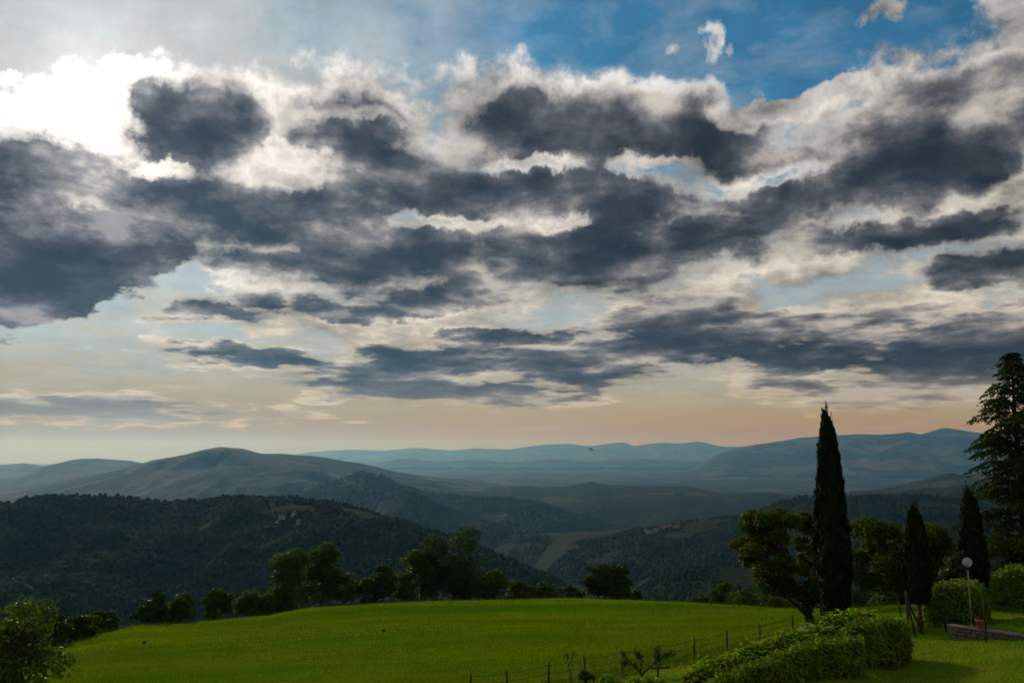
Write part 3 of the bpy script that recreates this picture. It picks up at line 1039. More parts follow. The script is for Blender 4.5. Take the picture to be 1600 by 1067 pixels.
# ---------------------------------------------------------------- trees
m_bark = simple('bark', (0.030, 0.024, 0.018, 1), (0.075, 0.060, 0.045, 1), 6.0, 0.95, 0.1, 5, 0.02)
m_leaf_rim = leafy('leaves_rim_trees', (0.020, 0.052, 0.006, 1), (0.085, 0.150, 0.012, 1), 0.48, 0.5)
m_leaf_dark = leafy('leaves_dark_trees', (0.018, 0.045, 0.008, 1), (0.050, 0.095, 0.016, 1), 0.3, 0.5)
m_leaf_red = leafy('leaves_reddening_trees', (0.022, 0.060, 0.006, 1), (0.090, 0.150, 0.012, 1), 0.48, 0.45, tint=(0.12, 0.060, 0.012, 1), tint_amt=0.4, spec=0.08)
m_leaf_front = leafy('leaves_front_tree', (0.035, 0.075, 0.010, 1), (0.11, 0.19, 0.030, 1), 0.4, 0.8)
m_cypress = leafy('cypress_sprays', (0.010, 0.022, 0.006, 1), (0.034, 0.052, 0.012, 1), 0.15, 0.8, tint=(0.035, 0.032, 0.012, 1), tint_amt=0.35, spec=0.04)
m_cedar = leafy('cedar_needles', (0.016, 0.040, 0.010, 1), (0.060, 0.105, 0.022, 1), 0.25, 0.5)
m_scrub = leafy('leaves_scrub', (0.030, 0.070, 0.010, 1), (0.075, 0.130, 0.020, 1), 0.35, 0.5)


def leaf_quads(P_, N_, size, rng, aspect=0.55, droop=0.0, along=None):
    """Leaf-shaped faces at points P_ looking roughly along N_."""
    n = len(P_)
    size = np.broadcast_to(size, (n,))
    N_ = N_ + rng.normal(0, 0.55, (n, 3))
    N_ /= np.linalg.norm(N_, axis=1, keepdims=True) + 1e-9
    if along is None:
        A_ = rng.normal(0, 1, (n, 3))
        A_[:, 2] -= droop
    else:
        A_ = along + rng.normal(0, 0.3, (n, 3))
    A_ = A_ - N_ * (A_ * N_).sum(1, keepdims=True)
    A_ /= np.linalg.norm(A_, axis=1, keepdims=True) + 1e-9
    B_ = np.cross(N_, A_)
    s = size[:, None]
    fold = N_ * s * 0.12
    v = np.stack([P_ - A_ * s * .5, P_ + B_ * s * .5 * aspect + A_ * s * .05 + fold, P_ + A_ * s * .5, P_ - B_ * s * .5 * aspect + A_ * s * .05 + fold], 1)
    return v.reshape(-1, 3)


def quads_mesh(name, V):
    n = len(V) // 4
    return mesh_np(name, V, np.arange(n * 4).reshape(n, 4))


def clump_crown(clumps, n_leaf, leaf, rng, flat=0.8, fill=0.55):
    """clumps: list of (centre, radius). Leaves lie on and in the clumps, thicker at their upper outside."""
    C = np.array([c for c, r in clumps], float)
    Rr = np.array([r for c, r in clumps], float)
    pr = Rr ** 2
    k = rng.choice(len(C), n_leaf, p=pr / pr.sum())
    d = rng.normal(0, 1, (n_leaf, 3))
    d /= np.linalg.norm(d, axis=1, keepdims=True)
    d[:, 2] = np.where(d[:, 2] < -0.35, -d[:, 2], d[:, 2])
    rad = Rr[k] * (fill + (1 - fill) * rng.random(n_leaf) ** 0.6) * (0.8 + 0.4 * rng.random(n_leaf))
    off = d * rad[:, None]
    off[:, 2] *= flat
    return leaf_quads(C[k] + off, d, leaf * (0.6 + 0.8 * rng.random(n_leaf)), rng, 0.6)


def clumps_in(shape, n, rng, rmin, rmax):
    """Random clumps inside a crown given by shape(t) -> (x, y, z, radius) of the axis, t in 0..1"""
    out = []
    for i in range(n):
        t_ = rng.random()
        x, y, z, rr = shape(t_)
        a = rng.random() * 6.283
        q = rr * math.sqrt(rng.random()) * 0.92
        out.append((np.array([x + q * math.cos(a), y + q * math.sin(a), z]), rmin + (rmax - rmin) * rng.random()))
    return out


def broadleaf(name, base, height, width, label, cat='tree', group=None, seed=1, leaves=4500, leaf=0.30, material=None, lean=0.0, skirt=0.14, form='round', nclump=None, trunk_r=None, lopside=0.0, clump=(0.20, 0.40)):
    rng = np.random.default_rng(seed)
    root = empty(name, base)
    tag(root, label, cat, group)
    H, W = height, width / 2
    c0 = H * skirt

    def shape(t_):
        z = c0 + (H - c0) * (0.06 + 0.86 * t_)
        if form == 'round':
            rr = W * (math.sin(math.pi * (0.16 + 0.74 * t_)) ** 0.75)
        elif form == 'tall':
            rr = W * (0.45 + 0.55 * math.sin(math.pi * (0.1 + 0.72 * t_))) * (1.0 - 0.35 * t_)
        else:                                                       # spreading
            rr = W * (0.5 + 0.5 * math.sin(math.pi * (0.25 + 0.6 * t_)))
        return lean * (0.5 + 0.5 * t_) + lopside * math.sin(5 * t_ + seed), 0.0, z, rr * 0.86
    nclump = nclump or int(22 + 10 * H / max(W, .5) * .5)
    cl = clumps_in(shape, nclump, rng, W * clump[0], W * clump[1])
    crown = quads_mesh('crown', clump_crown(cl, leaves, leaf, rng))
    tr = trunk_r or max(0.07, H * 0.02)
    b = MB()
    top = Vector((lean * 0.8, 0, H * 0.7))
    path = [Vector((0, 0, -0.4)), Vector((lean * .1, 0.02 * H, H * .12)), Vector((lean * .35, -0.01 * H, H * .3)), Vector((lean * .6, .01 * H, H * .5)), top]
    b.tube(path, [tr * 1.35, tr, tr * .82, tr * .6, tr * .25], 9)
    order = sorted(cl, key=lambda q: -q[1])[:9]
    for c_, r_ in order:
        c_ = Vector(c_)
        f = min(max((c_.z / H) - 0.28, 0.12), 0.6)
        k = f / 0.7 * 4
        i = min(int(k), 3)
        s = path[i].lerp(path[i + 1], k - i)
        mid = s.lerp(c_, 0.55) + Vector((rng.normal(0, .04), rng.normal(0, .04), 0.05)) * W
        b.tube([s, mid, c_], [tr * .5, tr * .3, tr * .12], 6)
    b.build('trunk', m_bark, root, True)
    obj('crown', crown, material or m_leaf_rim, root)
    return root


# trees along the brow of the meadow: (u, top v, width px, extra distance, form, leaves, label)
RIM = [
    (22, 962, 60, 4, 'round', 3000, 'bushy dark tree at far left behind the leafy foreground tree'),
    (84, 953, 50, 5, 'round', 3200, 'rounded dark tree just right of the leafy foreground tree'),
    (128, 963, 56, 5, 'round', 3200, 'low wide bush on the left shoulder of the meadow brow'),
    (166, 954, 42, 6, 'round', 2600, 'small twin-topped tree left of the round dome-shaped tree'),
    (237, 926, 56, 4, 'round', 6000, 'dome-shaped round dark tree standing alone on the left brow'),
    (283, 934, 62, 5, 'round', 4200, 'low bushy tree right of the dome-shaped tree'),
    (337, 919, 54, 5, 'round', 4600, 'taller round-headed tree amid the low bushes on the left brow'),
    (392, 925, 70, 6, 'spread', 4600, 'broad bushy tree left of the two feathery trees'),
    (428, 936, 44, 5, 'round', 3000, 'low bush at the foot of the two feathery trees, on their left'),
    (456, 862, 66, 5, 'tall', 7600, 'left one of the two tall feathery trees on the brow'),
    (501, 850, 58, 6, 'tall', 7600, 'right one of the two tall feathery trees on the brow'),
    (538, 890, 38, 5, 'tall', 3800, 'slim tree close right of the two feathery trees'),
    (566, 902, 52, 6, 'round', 3600, 'bushy low tree between the feathery trees and the narrow tree'),
    (597, 883, 36, 4, 'tall', 4200, 'narrow upright tree standing free between two tree groups'),
    (632, 896, 46, 6, 'round', 3400, 'bushy tree on the left flank of the tallest tree group'),
    (658, 864, 62, 6, 'tall', 7000, 'tall tree leaning close on the left of the tallest brow tree'),
    (709, 831, 92, 4, 'tall', 12500, 'tallest broad tree on the meadow brow'),
    (727, 911, 34, 3, 'round', 2600, 'small bush at the right foot of the tallest brow tree'),
    (762, 897, 66, 6, 'round', 4600, 'rounded tree directly right of the tallest brow tree'),
    (812, 911, 56, 7, 'round', 3200, 'low bush right of the rounded tree, centre of the brow'),
    (850, 914, 42, 7, 'round', 2600, 'low bush left of the dark pair of trees, with a flat top'),
    (893, 918, 40, 7, 'round', 2400, 'lowest scrubby bush at the left foot of the dark pair'),
    (935, 879, 40, 5, 'tall', 4800, 'left tree of the dark pair on the brow, with a ragged top'),
    (966, 884, 44, 6, 'tall', 4800, 'right tree of the dark pair on the brow'),
    (996, 925, 16, 4, 'round', 900, 'tiny lone bush right of the dark pair of trees'),
    (1128, 912, 34, 7, 'tall', 2800, 'small tree left of the reddish garden tree, below the valley'),
]
for k, (u, v, wpx, extra, form, nl, lab) in enumerate(RIM):
    r = edge_r(u) + extra
    b = foot(u, r)
    top = at(u, v, r).z
    m_ = m_leaf_dark if k in (4, 22, 23, 16, 13) else m_leaf_rim
    broadleaf('broadleaf_tree', b, top - b.z, wpx * r / FPX * (1.28 if form == 'tall' else 1.06), lab, 'tree', 'trees along the meadow brow', 300 + k, nl, 0.42 if nl > 4000 else 0.36, m_,
              clump=(0.17, 0.36) if form != 'tall' else (0.24, 0.42), form=form, skirt=0.05 if form != 'tall' else 0.06, lopside=0.05 * wpx * r / FPX)

# scrub behind the brow at the right
for k, (u, v, wpx, lab) in enumerate(((1165, 926, 56, 'green scrub bush behind the brow, left of the garden tree trunk'), (1215, 930, 60, 'green scrub bush behind the brow, seen beneath the leaning garden tree'),
                                      (1330, 918, 66, 'green scrub bush behind the brow, right of the tall cypress'), (1098, 934, 40, 'lowest green scrub bush on the brow left of the garden trees'),
                                      (1385, 926, 60, 'green scrub bush behind the brow, beneath the second garden tree'), (1290, 928, 60, 'green scrub bush directly behind the tall cypress trunk'))):
    r = edge_r(u) + 5
    b = foot(u, r)
    broadleaf('scrub_bush', b, at(u, v, r).z - b.z, wpx * r / FPX, lab, 'bush', 'scrub behind the brow', 420 + k, 3400, 0.26, m_scrub, form='round', skirt=0.0)

# garden trees
gb = at(1270, 978, 58); gb.z = G(gb.x, gb.y)
root = broadleaf('garden_tree', gb, at(1210, 796, 58).z - gb.z, 6.4, 'leaning broad tree with reddish young leaves left of the tall cypress', 'tree', 'broad garden trees', 511, 26000, 0.20, m_leaf_red, lean=-2.6, skirt=0.16, form='round', nclump=58, clump=(0.13, 0.27), trunk_r=0.24)
gb2 = at(1288, 978, 62); gb2.z = G(gb2.x, gb2.y)
broadleaf('garden_tree', gb2, at(1285, 800, 62).z - gb2.z, 3.6, 'slender reddish tree mostly hidden behind the tall cypress', 'tree', 'broad garden trees', 512, 9000, 0.20, m_leaf_red, lean=-0.8, skirt=0.3, form='round', nclump=26, clump=(0.16, 0.32), trunk_r=0.14)
gb3 = at(1412, 985, 60); gb3.z = G(gb3.x, gb3.y)
broadleaf('garden_tree', gb3, at(1412, 818, 60).z - gb3.z, 7.8, 'wide broad tree with a rusty patch behind the small cypress', 'tree', 'broad garden trees', 513, 30000, 0.20, m_leaf_red, lean=0.1, skirt=0.14, form='spread', nclump=64, clump=(0.13, 0.27), trunk_r=0.2)

# leafy tree in the left foreground
fb = foot(20, 30)
fb = Vector((at(18, 1067, 30).x, at(18, 1067, 30).y, 0)); fb.z = G(fb.x, fb.y)
broadleaf('foreground_tree', fb, at(30, 936, 30).z - fb.z, 4.3, 'bright leafy tree cut off by the left bottom corner', 'tree', None, 520, 15000, 0.15, m_leaf_front, lean=-0.25, skirt=0.02, form='round', nclump=60, trunk_r=0.12)


def cypress(base, height, width, label, seed, n=26000, split=0.12, trunk=0.09, bare=0.06, spray=0.34, group=None, belly=0.3):
    rng = np.random.default_rng(seed)
    root = empty('cypress', base)
    tag(root, label, 'cypress', group)
    W = width / 2
    t_ = rng.random(n) ** 1.1
    # profile: rounded foot, widest at about a third, long taper
    prof = lambda q: np.where(q < belly, 0.62 + 0.38 * np.sin(np.pi / 2 * q / belly), (1 - 0.60 * (q - belly) / (1 - belly)) * (1 - 0.97 * ((q - belly) / (1 - belly)) ** 9))
    a = rng.random(n) * 6.283
    lump = 1 + 0.16 * np.sin(a * 5 + t_ * 23 + 2 * np.sin(t_ * 31)) + 0.10 * np.sin(a * 9 - t_ * 51)
    rr = W * prof(t_) * lump * (0.55 + 0.45 * rng.random(n) ** 0.35)
    z = height * (bare + (1 - bare) * t_)
    # the tip divides into a few thin leaders of unequal height
    lead = rng.integers(0, 5, n)
    up_ = np.clip((t_ - (1 - split)) / split, 0, 1)
    lx = np.array([-0.55, 0.6, 0.1, -0.15, 0.35])[lead] * up_ ** 1.2 * W * 0.30
    lz = np.array([0, -0.035, -0.015, -0.06, -0.075])[lead] * height * up_
    P_ = np.stack([rr * np.cos(a) + lx, rr * np.sin(a), z + lz], 1)
    N_ = np.stack([np.cos(a), np.sin(a), 0.25 + 0 * a], 1)
    al = np.stack([np.cos(a) * .28, np.sin(a) * .28, np.ones(n)], 1)
    V = leaf_quads(P_, N_, spray * (0.6 + 0.8 * rng.random(n)) * (1 - 0.35 * t_), rng, 0.30, along=al)
    sp = []
    for k_ in range(int(90 * height / 11)):                       # loose sprigs that stand off the outline
        q_ = rng.random() ** 0.6
        a_ = rng.random() * 6.283
        r0 = W * float(prof(np.array([q_]))[0])
        m_ = 7
        w_ = np.linspace(0, 1, m_)
        L_ = rng.uniform(.25, .6) * (1 if q_ < .9 else 1.3)
        sp.append(leaf_quads(np.stack([(r0 * .9 + L_ * .22 * w_) * math.cos(a_), (r0 * .9 + L_ * .22 * w_) * math.sin(a_), height * (bare + (1 - bare) * min(q_, .985)) + L_ * w_], 1),
                             np.tile([math.cos(a_), math.sin(a_), .2], (m_, 1)), 0.16, rng, 0.35, along=np.tile([math.cos(a_) * .3, math.sin(a_) * .3, 1.0], (m_, 1))))
    V = np.concatenate([V] + sp)
    obj('crown', quads_mesh('crown', V), m_cypress, root)
    # dense heart of old twigs
    q = np.linspace(0, 0.93, 16)
    MB().lathe([(float(W * 0.62 * prof(np.array([x_]))[0]), float(height * (bare + 0.02 + (1 - bare) * x_))) for x_ in q], 12).build('twig_core', m_twig, root, True)
    b = MB()
    b.tube([(0, 0, -.4), (0, 0, height * .5)], [trunk * 1.3, trunk * .5], 9)
    for k in range(3):
        b.tube([(0, 0, height * .02), (.16 * math.cos(2.1 * k), .16 * math.sin(2.1 * k), height * (.09 + .02 * k))], [trunk * .6, trunk * .35], 7)
    b.build('trunk', m_bark_red, root, True)
    return root


m_twig = simple('twigs', (0.010, 0.012, 0.006, 1), (0.022, 0.022, 0.012, 1), 5.0, 0.95, 0.0)
m_bark_red = simple('bark_cypress', (0.060, 0.038, 0.026, 1), (0.120, 0.080, 0.055, 1), 7.0, 0.95, 0.1, 5, 0.01)


def stand(u, vbase, dist):
    p = at(u, vbase, dist)
    p.z = G(p.x, p.y)
    return p


c1 = stand(1307, 985, 47)
cypress(c1, at(1290, 642, 47).z - c1.z, 1.6, 'tallest slender cypress standing behind the front hedge', 601, 30000, 0.10, 0.14, 0.085)
c2 = stand(1440, 995, 43.5)
cypress(c2, at(1417, 790, 43.5).z - c2.z, 1.05, 'small pointed cypress on a bare reddish trunk beside the stakes', 602, 12000, 0.05, 0.085, 0.24, belly=0.38, spray=.28)
c3 = stand(1528, 985, 52)
cypress(c3, at(1524, 764, 52).z - c3.z, 1.35, 'dark pointed cypress directly in front of the big cedar', 603, 16000, 0.04, 0.1, 0.04, belly=0.35, spray=.28)

# grey-green conical shrub left of the third cypress
r_ = stand(1497, 982, 49.5)
cs_root = broadleaf('conical_shrub', r_, at(1497, 868, 49.5).z - r_.z, 1.9, 'grey-green pointed shrub between the wide tree and the dark cypress', 'shrub', None, 610, 7000, 0.13,
                    leafy('leaves_grey_shrub', (0.030, 0.040, 0.020, 1), (0.085, 0.095, 0.055, 1), 0.25, 1.0), form='tall', skirt=0.02, nclump=60)


# big cedar at the right edge
def cedar(base, height, spread, label, seed):
    rng = np.random.default_rng(seed)
    root = empty('cedar', base)
    tag(root, label, 'conifer')
    b = MB()
    b.tube([(0, 0, -.4), (0.05, 0, height * .3), (-.05, .05, height * .7), (0, 0, height * .99)], [.30, .24, .12, .02], 10)
    b.build('trunk', m_bark, root, True)
    lim = MB()
    VV = []
    z = 1.3
    while z < height * .985:
        f = z / height
        L = spread * (1 - math.exp(-(1 - f) / 0.26)) + 0.10
        nb = int(rng.integers(3, 6))
        a0 = rng.random() * 6.283
        for k in range(nb):
            a = a0 + k * 6.283 / nb + rng.normal(0, .35)
            l = L * rng.uniform(.45, 1.2)
            up = 0.10 + 0.40 * f + rng.normal(0, .10)
            pts = []
            for q in np.linspace(0, 1, 7):
                # rises a little, then the tip droops
                hz_ = l * q
                pz = z + l * (up * q - 0.42 * q ** 2.4) + rng.normal(0, .015) * l
                pts.append(Vector((hz_ * math.cos(a + .12 * q * math.sin(a0)), hz_ * math.sin(a + .12 * q * math.sin(a0)), pz)))
            lim.tube(pts, [max(.012, .055 * (1 - f) * (1 - q) + .010) for q in np.linspace(0, 1, 7)], 5)
            # hanging sprays along the limb, longer near its middle
            ns = max(5, int(l * 5.5))
            for s in range(ns):
                q = 0.16 + 0.84 * (s + rng.random() * .6) / ns
                i = min(int(q * 6), 5)
                p = pts[i].lerp(pts[i + 1], min(q * 6 - i, 1))
                for side in (-1, 1):
                    sl = l * 0.30 * (1.12 - q) + 0.22
                    sl *= rng.uniform(.6, 1.2)
                    n = max(6, int(sl * 26))
                    u_ = np.sort(rng.random(n))
                    sa = a + side * rng.uniform(.6, 1.2)
                    dirx, diry = math.cos(sa), math.sin(sa)
                    P_ = np.stack([p.x + dirx * sl * u_, p.y + diry * sl * u_, p.z - sl * (0.10 * u_ + 0.55 * u_ ** 2)], 1) + rng.normal(0, .025, (n, 3))
                    al = np.stack([np.full(n, dirx), np.full(n, diry), -0.5 - u_], 1)
                    VV.append(leaf_quads(P_, np.tile([0, 0, 1.0], (n, 1)), 0.20 * (0.7 + 0.6 * rng.random(n)), rng, 0.32, along=al))
        z += (0.15 + 0.145 * (1 - f)) * rng.uniform(.6, 1.4)
    lim.build('branch', m_bark, root, True)
    obj('needles', quads_mesh('needles', np.concatenate(VV)), m_cedar, root)
    return root


c4 = stand(1612, 975, 56)
cedar(c4, at(1592, 545, 56).z - c4.z, 3.25, 'big drooping cedar at the right edge of the picture', 620)
# ---------------------------------------------------------------- hedges
m_hedge = leafy('hedge_leaves', (0.065, 0.150, 0.006, 1), (0.240, 0.400, 0.022, 1), 0.55, 1.2, 0.5, tint=(0.16, 0.15, 0.02, 1), tint_amt=0.5, spec=0.2)
m_hedge_core = simple('hedge_twigs', (0.010, 0.018, 0.006, 1), (0.022, 0.032, 0.010, 1), 4.0, 0.95, 0.0)


def hedge(path, width, tops, label, n, seed, leaf=0.13, overhang=0.0):
    """path: ground points along the hedge, tops: height of its top at each point. Clipped but shaggy."""
    rng = np.random.default_rng(seed)
    base = path[0].copy()
    root = empty('hedge', base)
    tag(root, label, 'hedge', 'clipped hedges')
    Pn = np.array([list(p - base) for p in path], float)
    tops = np.array(tops, float)
    seg = np.linalg.norm(np.diff(Pn[:, :2], axis=0), axis=1)
    s = np.concatenate([[0], np.cumsum(seg)])
    L = s[-1]

    def surf(q, w, jitter=True):
        """q along 0..L, w round the section -1..1 (left foot, over the top, right foot)"""
        x = np.interp(q, s, Pn[:, 0]); y = np.interp(q, s, Pn[:, 1]); g = np.interp(q, s, Pn[:, 2]); h = np.interp(q, s, tops)
        e = np.clip(q / L, 0.001, .999) * L
        dx_ = np.interp(e + .01, s, Pn[:, 0]) - np.interp(e - .01, s, Pn[:, 0])
        dy_ = np.interp(e + .01, s, Pn[:, 1]) - np.interp(e - .01, s, Pn[:, 1])
        ln = np.hypot(dx_, dy_) + 1e-9
        nx, ny = -dy_ / ln, dx_ / ln
        th = w * math.pi / 2 * 1.25
        cx = np.sign(np.sin(th)) * np.abs(np.sin(th)) ** 0.45
        cz = np.clip(np.cos(th) * 1.35 + 0.08, -0.25, 1.0)
        cz = np.where(cz > 0, np.abs(cz) ** 0.5, cz)
        lumps = 1 + 0.13 * fbm(q * 1.1 + seed, w * 2.2, 3, seed)
        endr = np.minimum(1.0, np.sqrt(np.clip(np.minimum(q, L - q) / 0.45, 0.02, 1)))
        off = cx * width / 2 * lumps * (0.55 + 0.45 * endr)
        zz = g + np.clip(h * cz * lumps * (0.7 + 0.3 * endr), 0.0, None)
        return np.stack([x + nx * off, y + ny * off, zz], -1), np.stack([nx * cx, ny * cx, np.clip(cz, 0, 1)], -1)
    # core
    qq, ww = np.meshgrid(np.linspace(0, L, 60), np.linspace(-1, 1, 25), indexing='ij')
    V, _ = surf(qq.ravel(), ww.ravel())
    c = np.array([np.interp(qq.ravel(), s, Pn[:, 0]), np.interp(qq.ravel(), s, Pn[:, 1]), np.interp(qq.ravel(), s, Pn[:, 2])]).T
    V = c + (V - c) * np.array([.86, .86, .93])
    i, j = np.meshgrid(np.arange(59), np.arange(24), indexing='ij')
    b = (i * 25 + j).ravel()
    f = np.stack([b, b + 1, b + 26, b + 25], -1)
    V = np.concatenate([V, [V[:25].mean(0), V[-25:].mean(0)]])
    mcore = mesh_np('twig_core', V, f, True)
    bm = bmesh.new(); bm.from_mesh(mcore)
    bm.verts.ensure_lookup_table()
    for (st, ce, fl) in ((0, 1500, False), (59 * 25, 1501, True)):
        for k in range(24):
            tri = [bm.verts[st + k], bm.verts[st + k + 1], bm.verts[ce]]
            try: bm.faces.new(tri if fl else tri[::-1])
            except ValueError: pass
    bm.normal_update(); bm.to_mesh(mcore); bm.free()
    obj('twig_core', mcore, m_hedge_core, root)
    # leaves over the clipped faces, and over both ends
    q = rng.random(n) * L
    w = rng.uniform(-1, 1, n)
    P_, N_ = surf(q, w)
    P_ += N_ * rng.normal(0.03, 0.075, n)[:, None]
    shoots = rng.random(n) < 0.10
    P_[shoots, 2] += rng.random(shoots.sum()) * 0.30 * np.clip(N_[shoots, 2], 0, 1)
    ne = n // 7
    E = []
    for end in (0.0, L):
        qe = np.full(ne, end)
        A_, _ = surf(qe, rng.uniform(-1, 1, ne))
        cc = np.array([np.interp(end, s, Pn[:, 0]), np.interp(end, s, Pn[:, 1]), np.interp(end, s, Pn[:, 2])])
        k = np.sqrt(rng.random(ne))[:, None]
        E.append(cc + (A_ - cc) * k + rng.normal(0, .07, (ne, 3)))
    d = Pn[-1] - Pn[0]; d = d / np.linalg.norm(d)
    V = np.concatenate([leaf_quads(P_, N_ + np.array([0, 0, .35]), leaf * (.35 + 1.15 * rng.random(n)), rng, 0.5),
                        leaf_quads(E[0], np.tile(-d, (ne, 1)), leaf * (.6 + .8 * rng.random(ne)), rng, 0.5),
                        leaf_quads(E[1], np.tile(d, (ne, 1)), leaf * (.6 + .8 * rng.random(ne)), rng, 0.5)])
    obj('foliage', quads_mesh('foliage', V), m_hedge, root)
    return root


def gp(u, dist):
    return foot(u, dist)


def top_h(p, u, v, dist):
    return at(u, v, dist).z - p.z


# long front hedge: runs from the bottom edge up to the right, in two clipped lengths
hp = [gp(1085, 30.5), gp(1140, 31.5), gp(1225, 32.8), gp(1325, 34.6)]
hedge(hp, 1.9, [top_h(hp[0], 1085, 1072, 30.5), top_h(hp[1], 1140, 1049, 31.5), top_h(hp[2], 1225, 1014, 32.8), top_h(hp[3], 1325, 993, 34.6)],
      'bright clipped hedge along the bottom edge, nearest length', 28000, 701, 0.19)
hp = [gp(1300, 36.0), gp(1350, 37.0), gp(1392, 38.2)]
hedge(hp, 2.0, [top_h(hp[0], 1300, 983, 36.0), top_h(hp[1], 1355, 974, 37.0), top_h(hp[2], 1400, 973, 38.2)], 'bright clipped hedge block just below the tallest cypress', 18000, 702, 0.19)
# hedge behind the lamp and the one on the terrace
hp = [gp(1452, 45.5), gp(1500, 45.2), gp(1540, 45.0)]
hedge(hp, 1.7, [top_h(hp[0], 1452, 926, 45.5), top_h(hp[1], 1500, 920, 45.2), top_h(hp[2], 1540, 922, 45.0)], 'clipped hedge block directly behind the globe lamp', 16000, 703, 0.19)
hp = [gp(1560, 49.0), gp(1600, 48.6), gp(1660, 48)]
for p_ in hp: p_.z = 1.6
hedge(hp, 1.6, [top_h(hp[0], 1560, 899, 49), top_h(hp[1], 1600, 894, 48.6), top_h(hp[2], 1660, 892, 48)], 'clipped hedge on the raised terrace under the big cedar', 14000, 704, 0.19)

# ---------------------------------------------------------------- raised terrace lawn with its dry-stone wall
m_stone = simple('wall_stone', (0.11, 0.095, 0.08, 1), (0.24, 0.21, 0.18, 1), 2.0, 0.95, 0.1, 6, 0.03)
m_mortar = simple('wall_mortar', (0.05, 0.045, 0.04, 1), (0.09, 0.08, 0.07, 1), 6.0, 0.95, 0.0)
m_cope = simple('coping_stone', (0.17, 0.14, 0.12, 1), (0.28, 0.23, 0.20, 1), 2.0, 0.9, 0.1, 6, 0.02)
wa = at(1484, 998, 41.5); wa.z = G(wa.x, wa.y)
wb = at(1640, 1003, 40.2); wb.z = G(wb.x, wb.y)
wd = (wb - wa); wd.z = 0
WL = wd.length
wdir = wd.normalized()
wrz = math.atan2(wdir.y, wdir.x)
WH, WT = 0.52, 0.36
wall = empty('stone_wall', wa, wrz)
tag(wall, 'low dry-stone wall with flat coping below the globe lamp', 'wall')
MB().box((0.04, 0.04, -0.35), (WL, WT - .04, WH - .02)).build('core', m_mortar, wall)
_rs2 = random.Random(77)


def stone_mesh(k):
    b = MB()
    r = random.Random(900 + k)
    j = lambda: r.uniform(-.09, .09)
    b.hexa([(-.5 + j(), -.5, -.5 + j()), (.5 + j(), -.5 + j() * .5, -.5 + j()), (.5, .5, -.5), (-.5, .5, -.5), (-.5 + j(), -.5 + j() * .5, .5 + j()), (.5 + j(), -.5, .5 + j()), (.5, .5, .5), (-.5, .5, .5)])
    m = b.mesh('stone')
    bm = bmesh.new(); bm.from_mesh(m)
    bmesh.ops.bevel(bm, geom=list(bm.edges), offset=0.09, segments=1, affect='EDGES')
    bm.to_mesh(m); bm.free()
    m.materials.append(m_stone)
    return m


_stones = [stone_mesh(k) for k in range(7)]
z0_ = -0.12
for row in range(4):
    hgt_ = (WH + 0.10) / 4
    x_ = _rs2.uniform(-.02, .05)
    while x_ < WL:
        w_ = _rs2.uniform(.18, .46)
        st = bpy.data.objects.new('stone', _stones[_rs2.randrange(7)])
        st.location = (x_ + w_ / 2, .07 + _rs2.uniform(-.025, .015), z0_ + row * hgt_ + hgt_ / 2 + .0)
        st.scale = (w_ * .95, .20, hgt_ * _rs2.uniform(.82, .97))
        st.rotation_euler = (0, _rs2.uniform(-.05, .05), _rs2.uniform(-.03, .03))
        link(st, wall)
        x_ += w_ + .015
x_ = -0.06
while x_ < WL:
    w_ = _rs2.uniform(.5, .8)
    cp = MB().box((x_ + .008, -.06 + _rs2.uniform(-.015, .015), WH), (x_ + w_ - .008, WT + .04, WH + .065 + _rs2.uniform(-.008, .008))).build('coping_stone', m_cope, wall, bevel=.012)
    x_ += w_
# the terrace ground behind it
tz = wa.z + WH - .06
nrm = Vector((-wdir.y, wdir.x, 0))
tv, tf_ = [], []
NU, NV = 40, 24
for i in range(NU + 1):
    for j in range(NV + 1):
        p = wa + wdir * (0.75 + (WL + 5) * i / NU) + nrm * (WT - .05 + 11 * j / NV)
        zz = tz + 0.03 * j / NV * 11 * .3 + fbm(np.array([p.x / 2.5]), np.array([p.y / 2.5]), 3, 5)[0] * .06
        if i == 0:
            zz = min(zz, G(p.x, p.y) - .05)
        if i == 1:
            zz = zz - .12
        if j == NV:
            zz -= 1.5
        tv.append((p.x, p.y, zz))
for i in range(NU):
    for j in range(NV):
        b_ = i * (NV + 1) + j
        tf_.append((b_, b_ + NV + 1, b_ + NV + 2, b_ + 1))
tag(obj('terrace_lawn', mesh_np('terrace_lawn', tv, tf_, True), m_lawn), kind='structure')

# ---------------------------------------------------------------- globe lamp on its post, pot on the wall
m_pole = simple('painted_pole', (0.16, 0.19, 0.17, 1), (0.24, 0.27, 0.25, 1), 4.0, 0.5, 0.4)
m_black = simple('black_plastic', (0.012, 0.012, 0.012, 1), (0.025, 0.025, 0.025, 1), 6.0, 0.5, 0.4)
m_globe, t, o = mat('clear_globe')
gl = t.nodes.new('ShaderNodeBsdfGlass'); gl.inputs['Roughness'].default_value = 0.12; gl.inputs['IOR'].default_value = 1.25; gl.inputs['Color'].default_value = (.9, .93, .96, 1)
df = t.nodes.new('ShaderNodeBsdfDiffuse'); df.inputs['Color'].default_value = (.75, .78, .82, 1)
tl = t.nodes.new('ShaderNodeBsdfTranslucent'); tl.inputs['Color'].default_value = (.75, .78, .82, 1)
mx1 = t.nodes.new('ShaderNodeMixShader'); mx1.inputs[0].default_value = .5
t.links.new(df.outputs[0], mx1.inputs[1]); t.links.new(tl.outputs[0], mx1.inputs[2])
mx2 = t.nodes.new('ShaderNodeMixShader'); mx2.inputs[0].default_value = .62
t.links.new(gl.outputs[0], mx2.inputs[1]); t.links.new(mx1.outputs[0], mx2.inputs[2])
t.links.new(mx2.outputs[0], o.inputs[0])
m_bulb = simple('white_bulb', (.7, .7, .68, 1), (.8, .8, .78, 1), 3, .4)

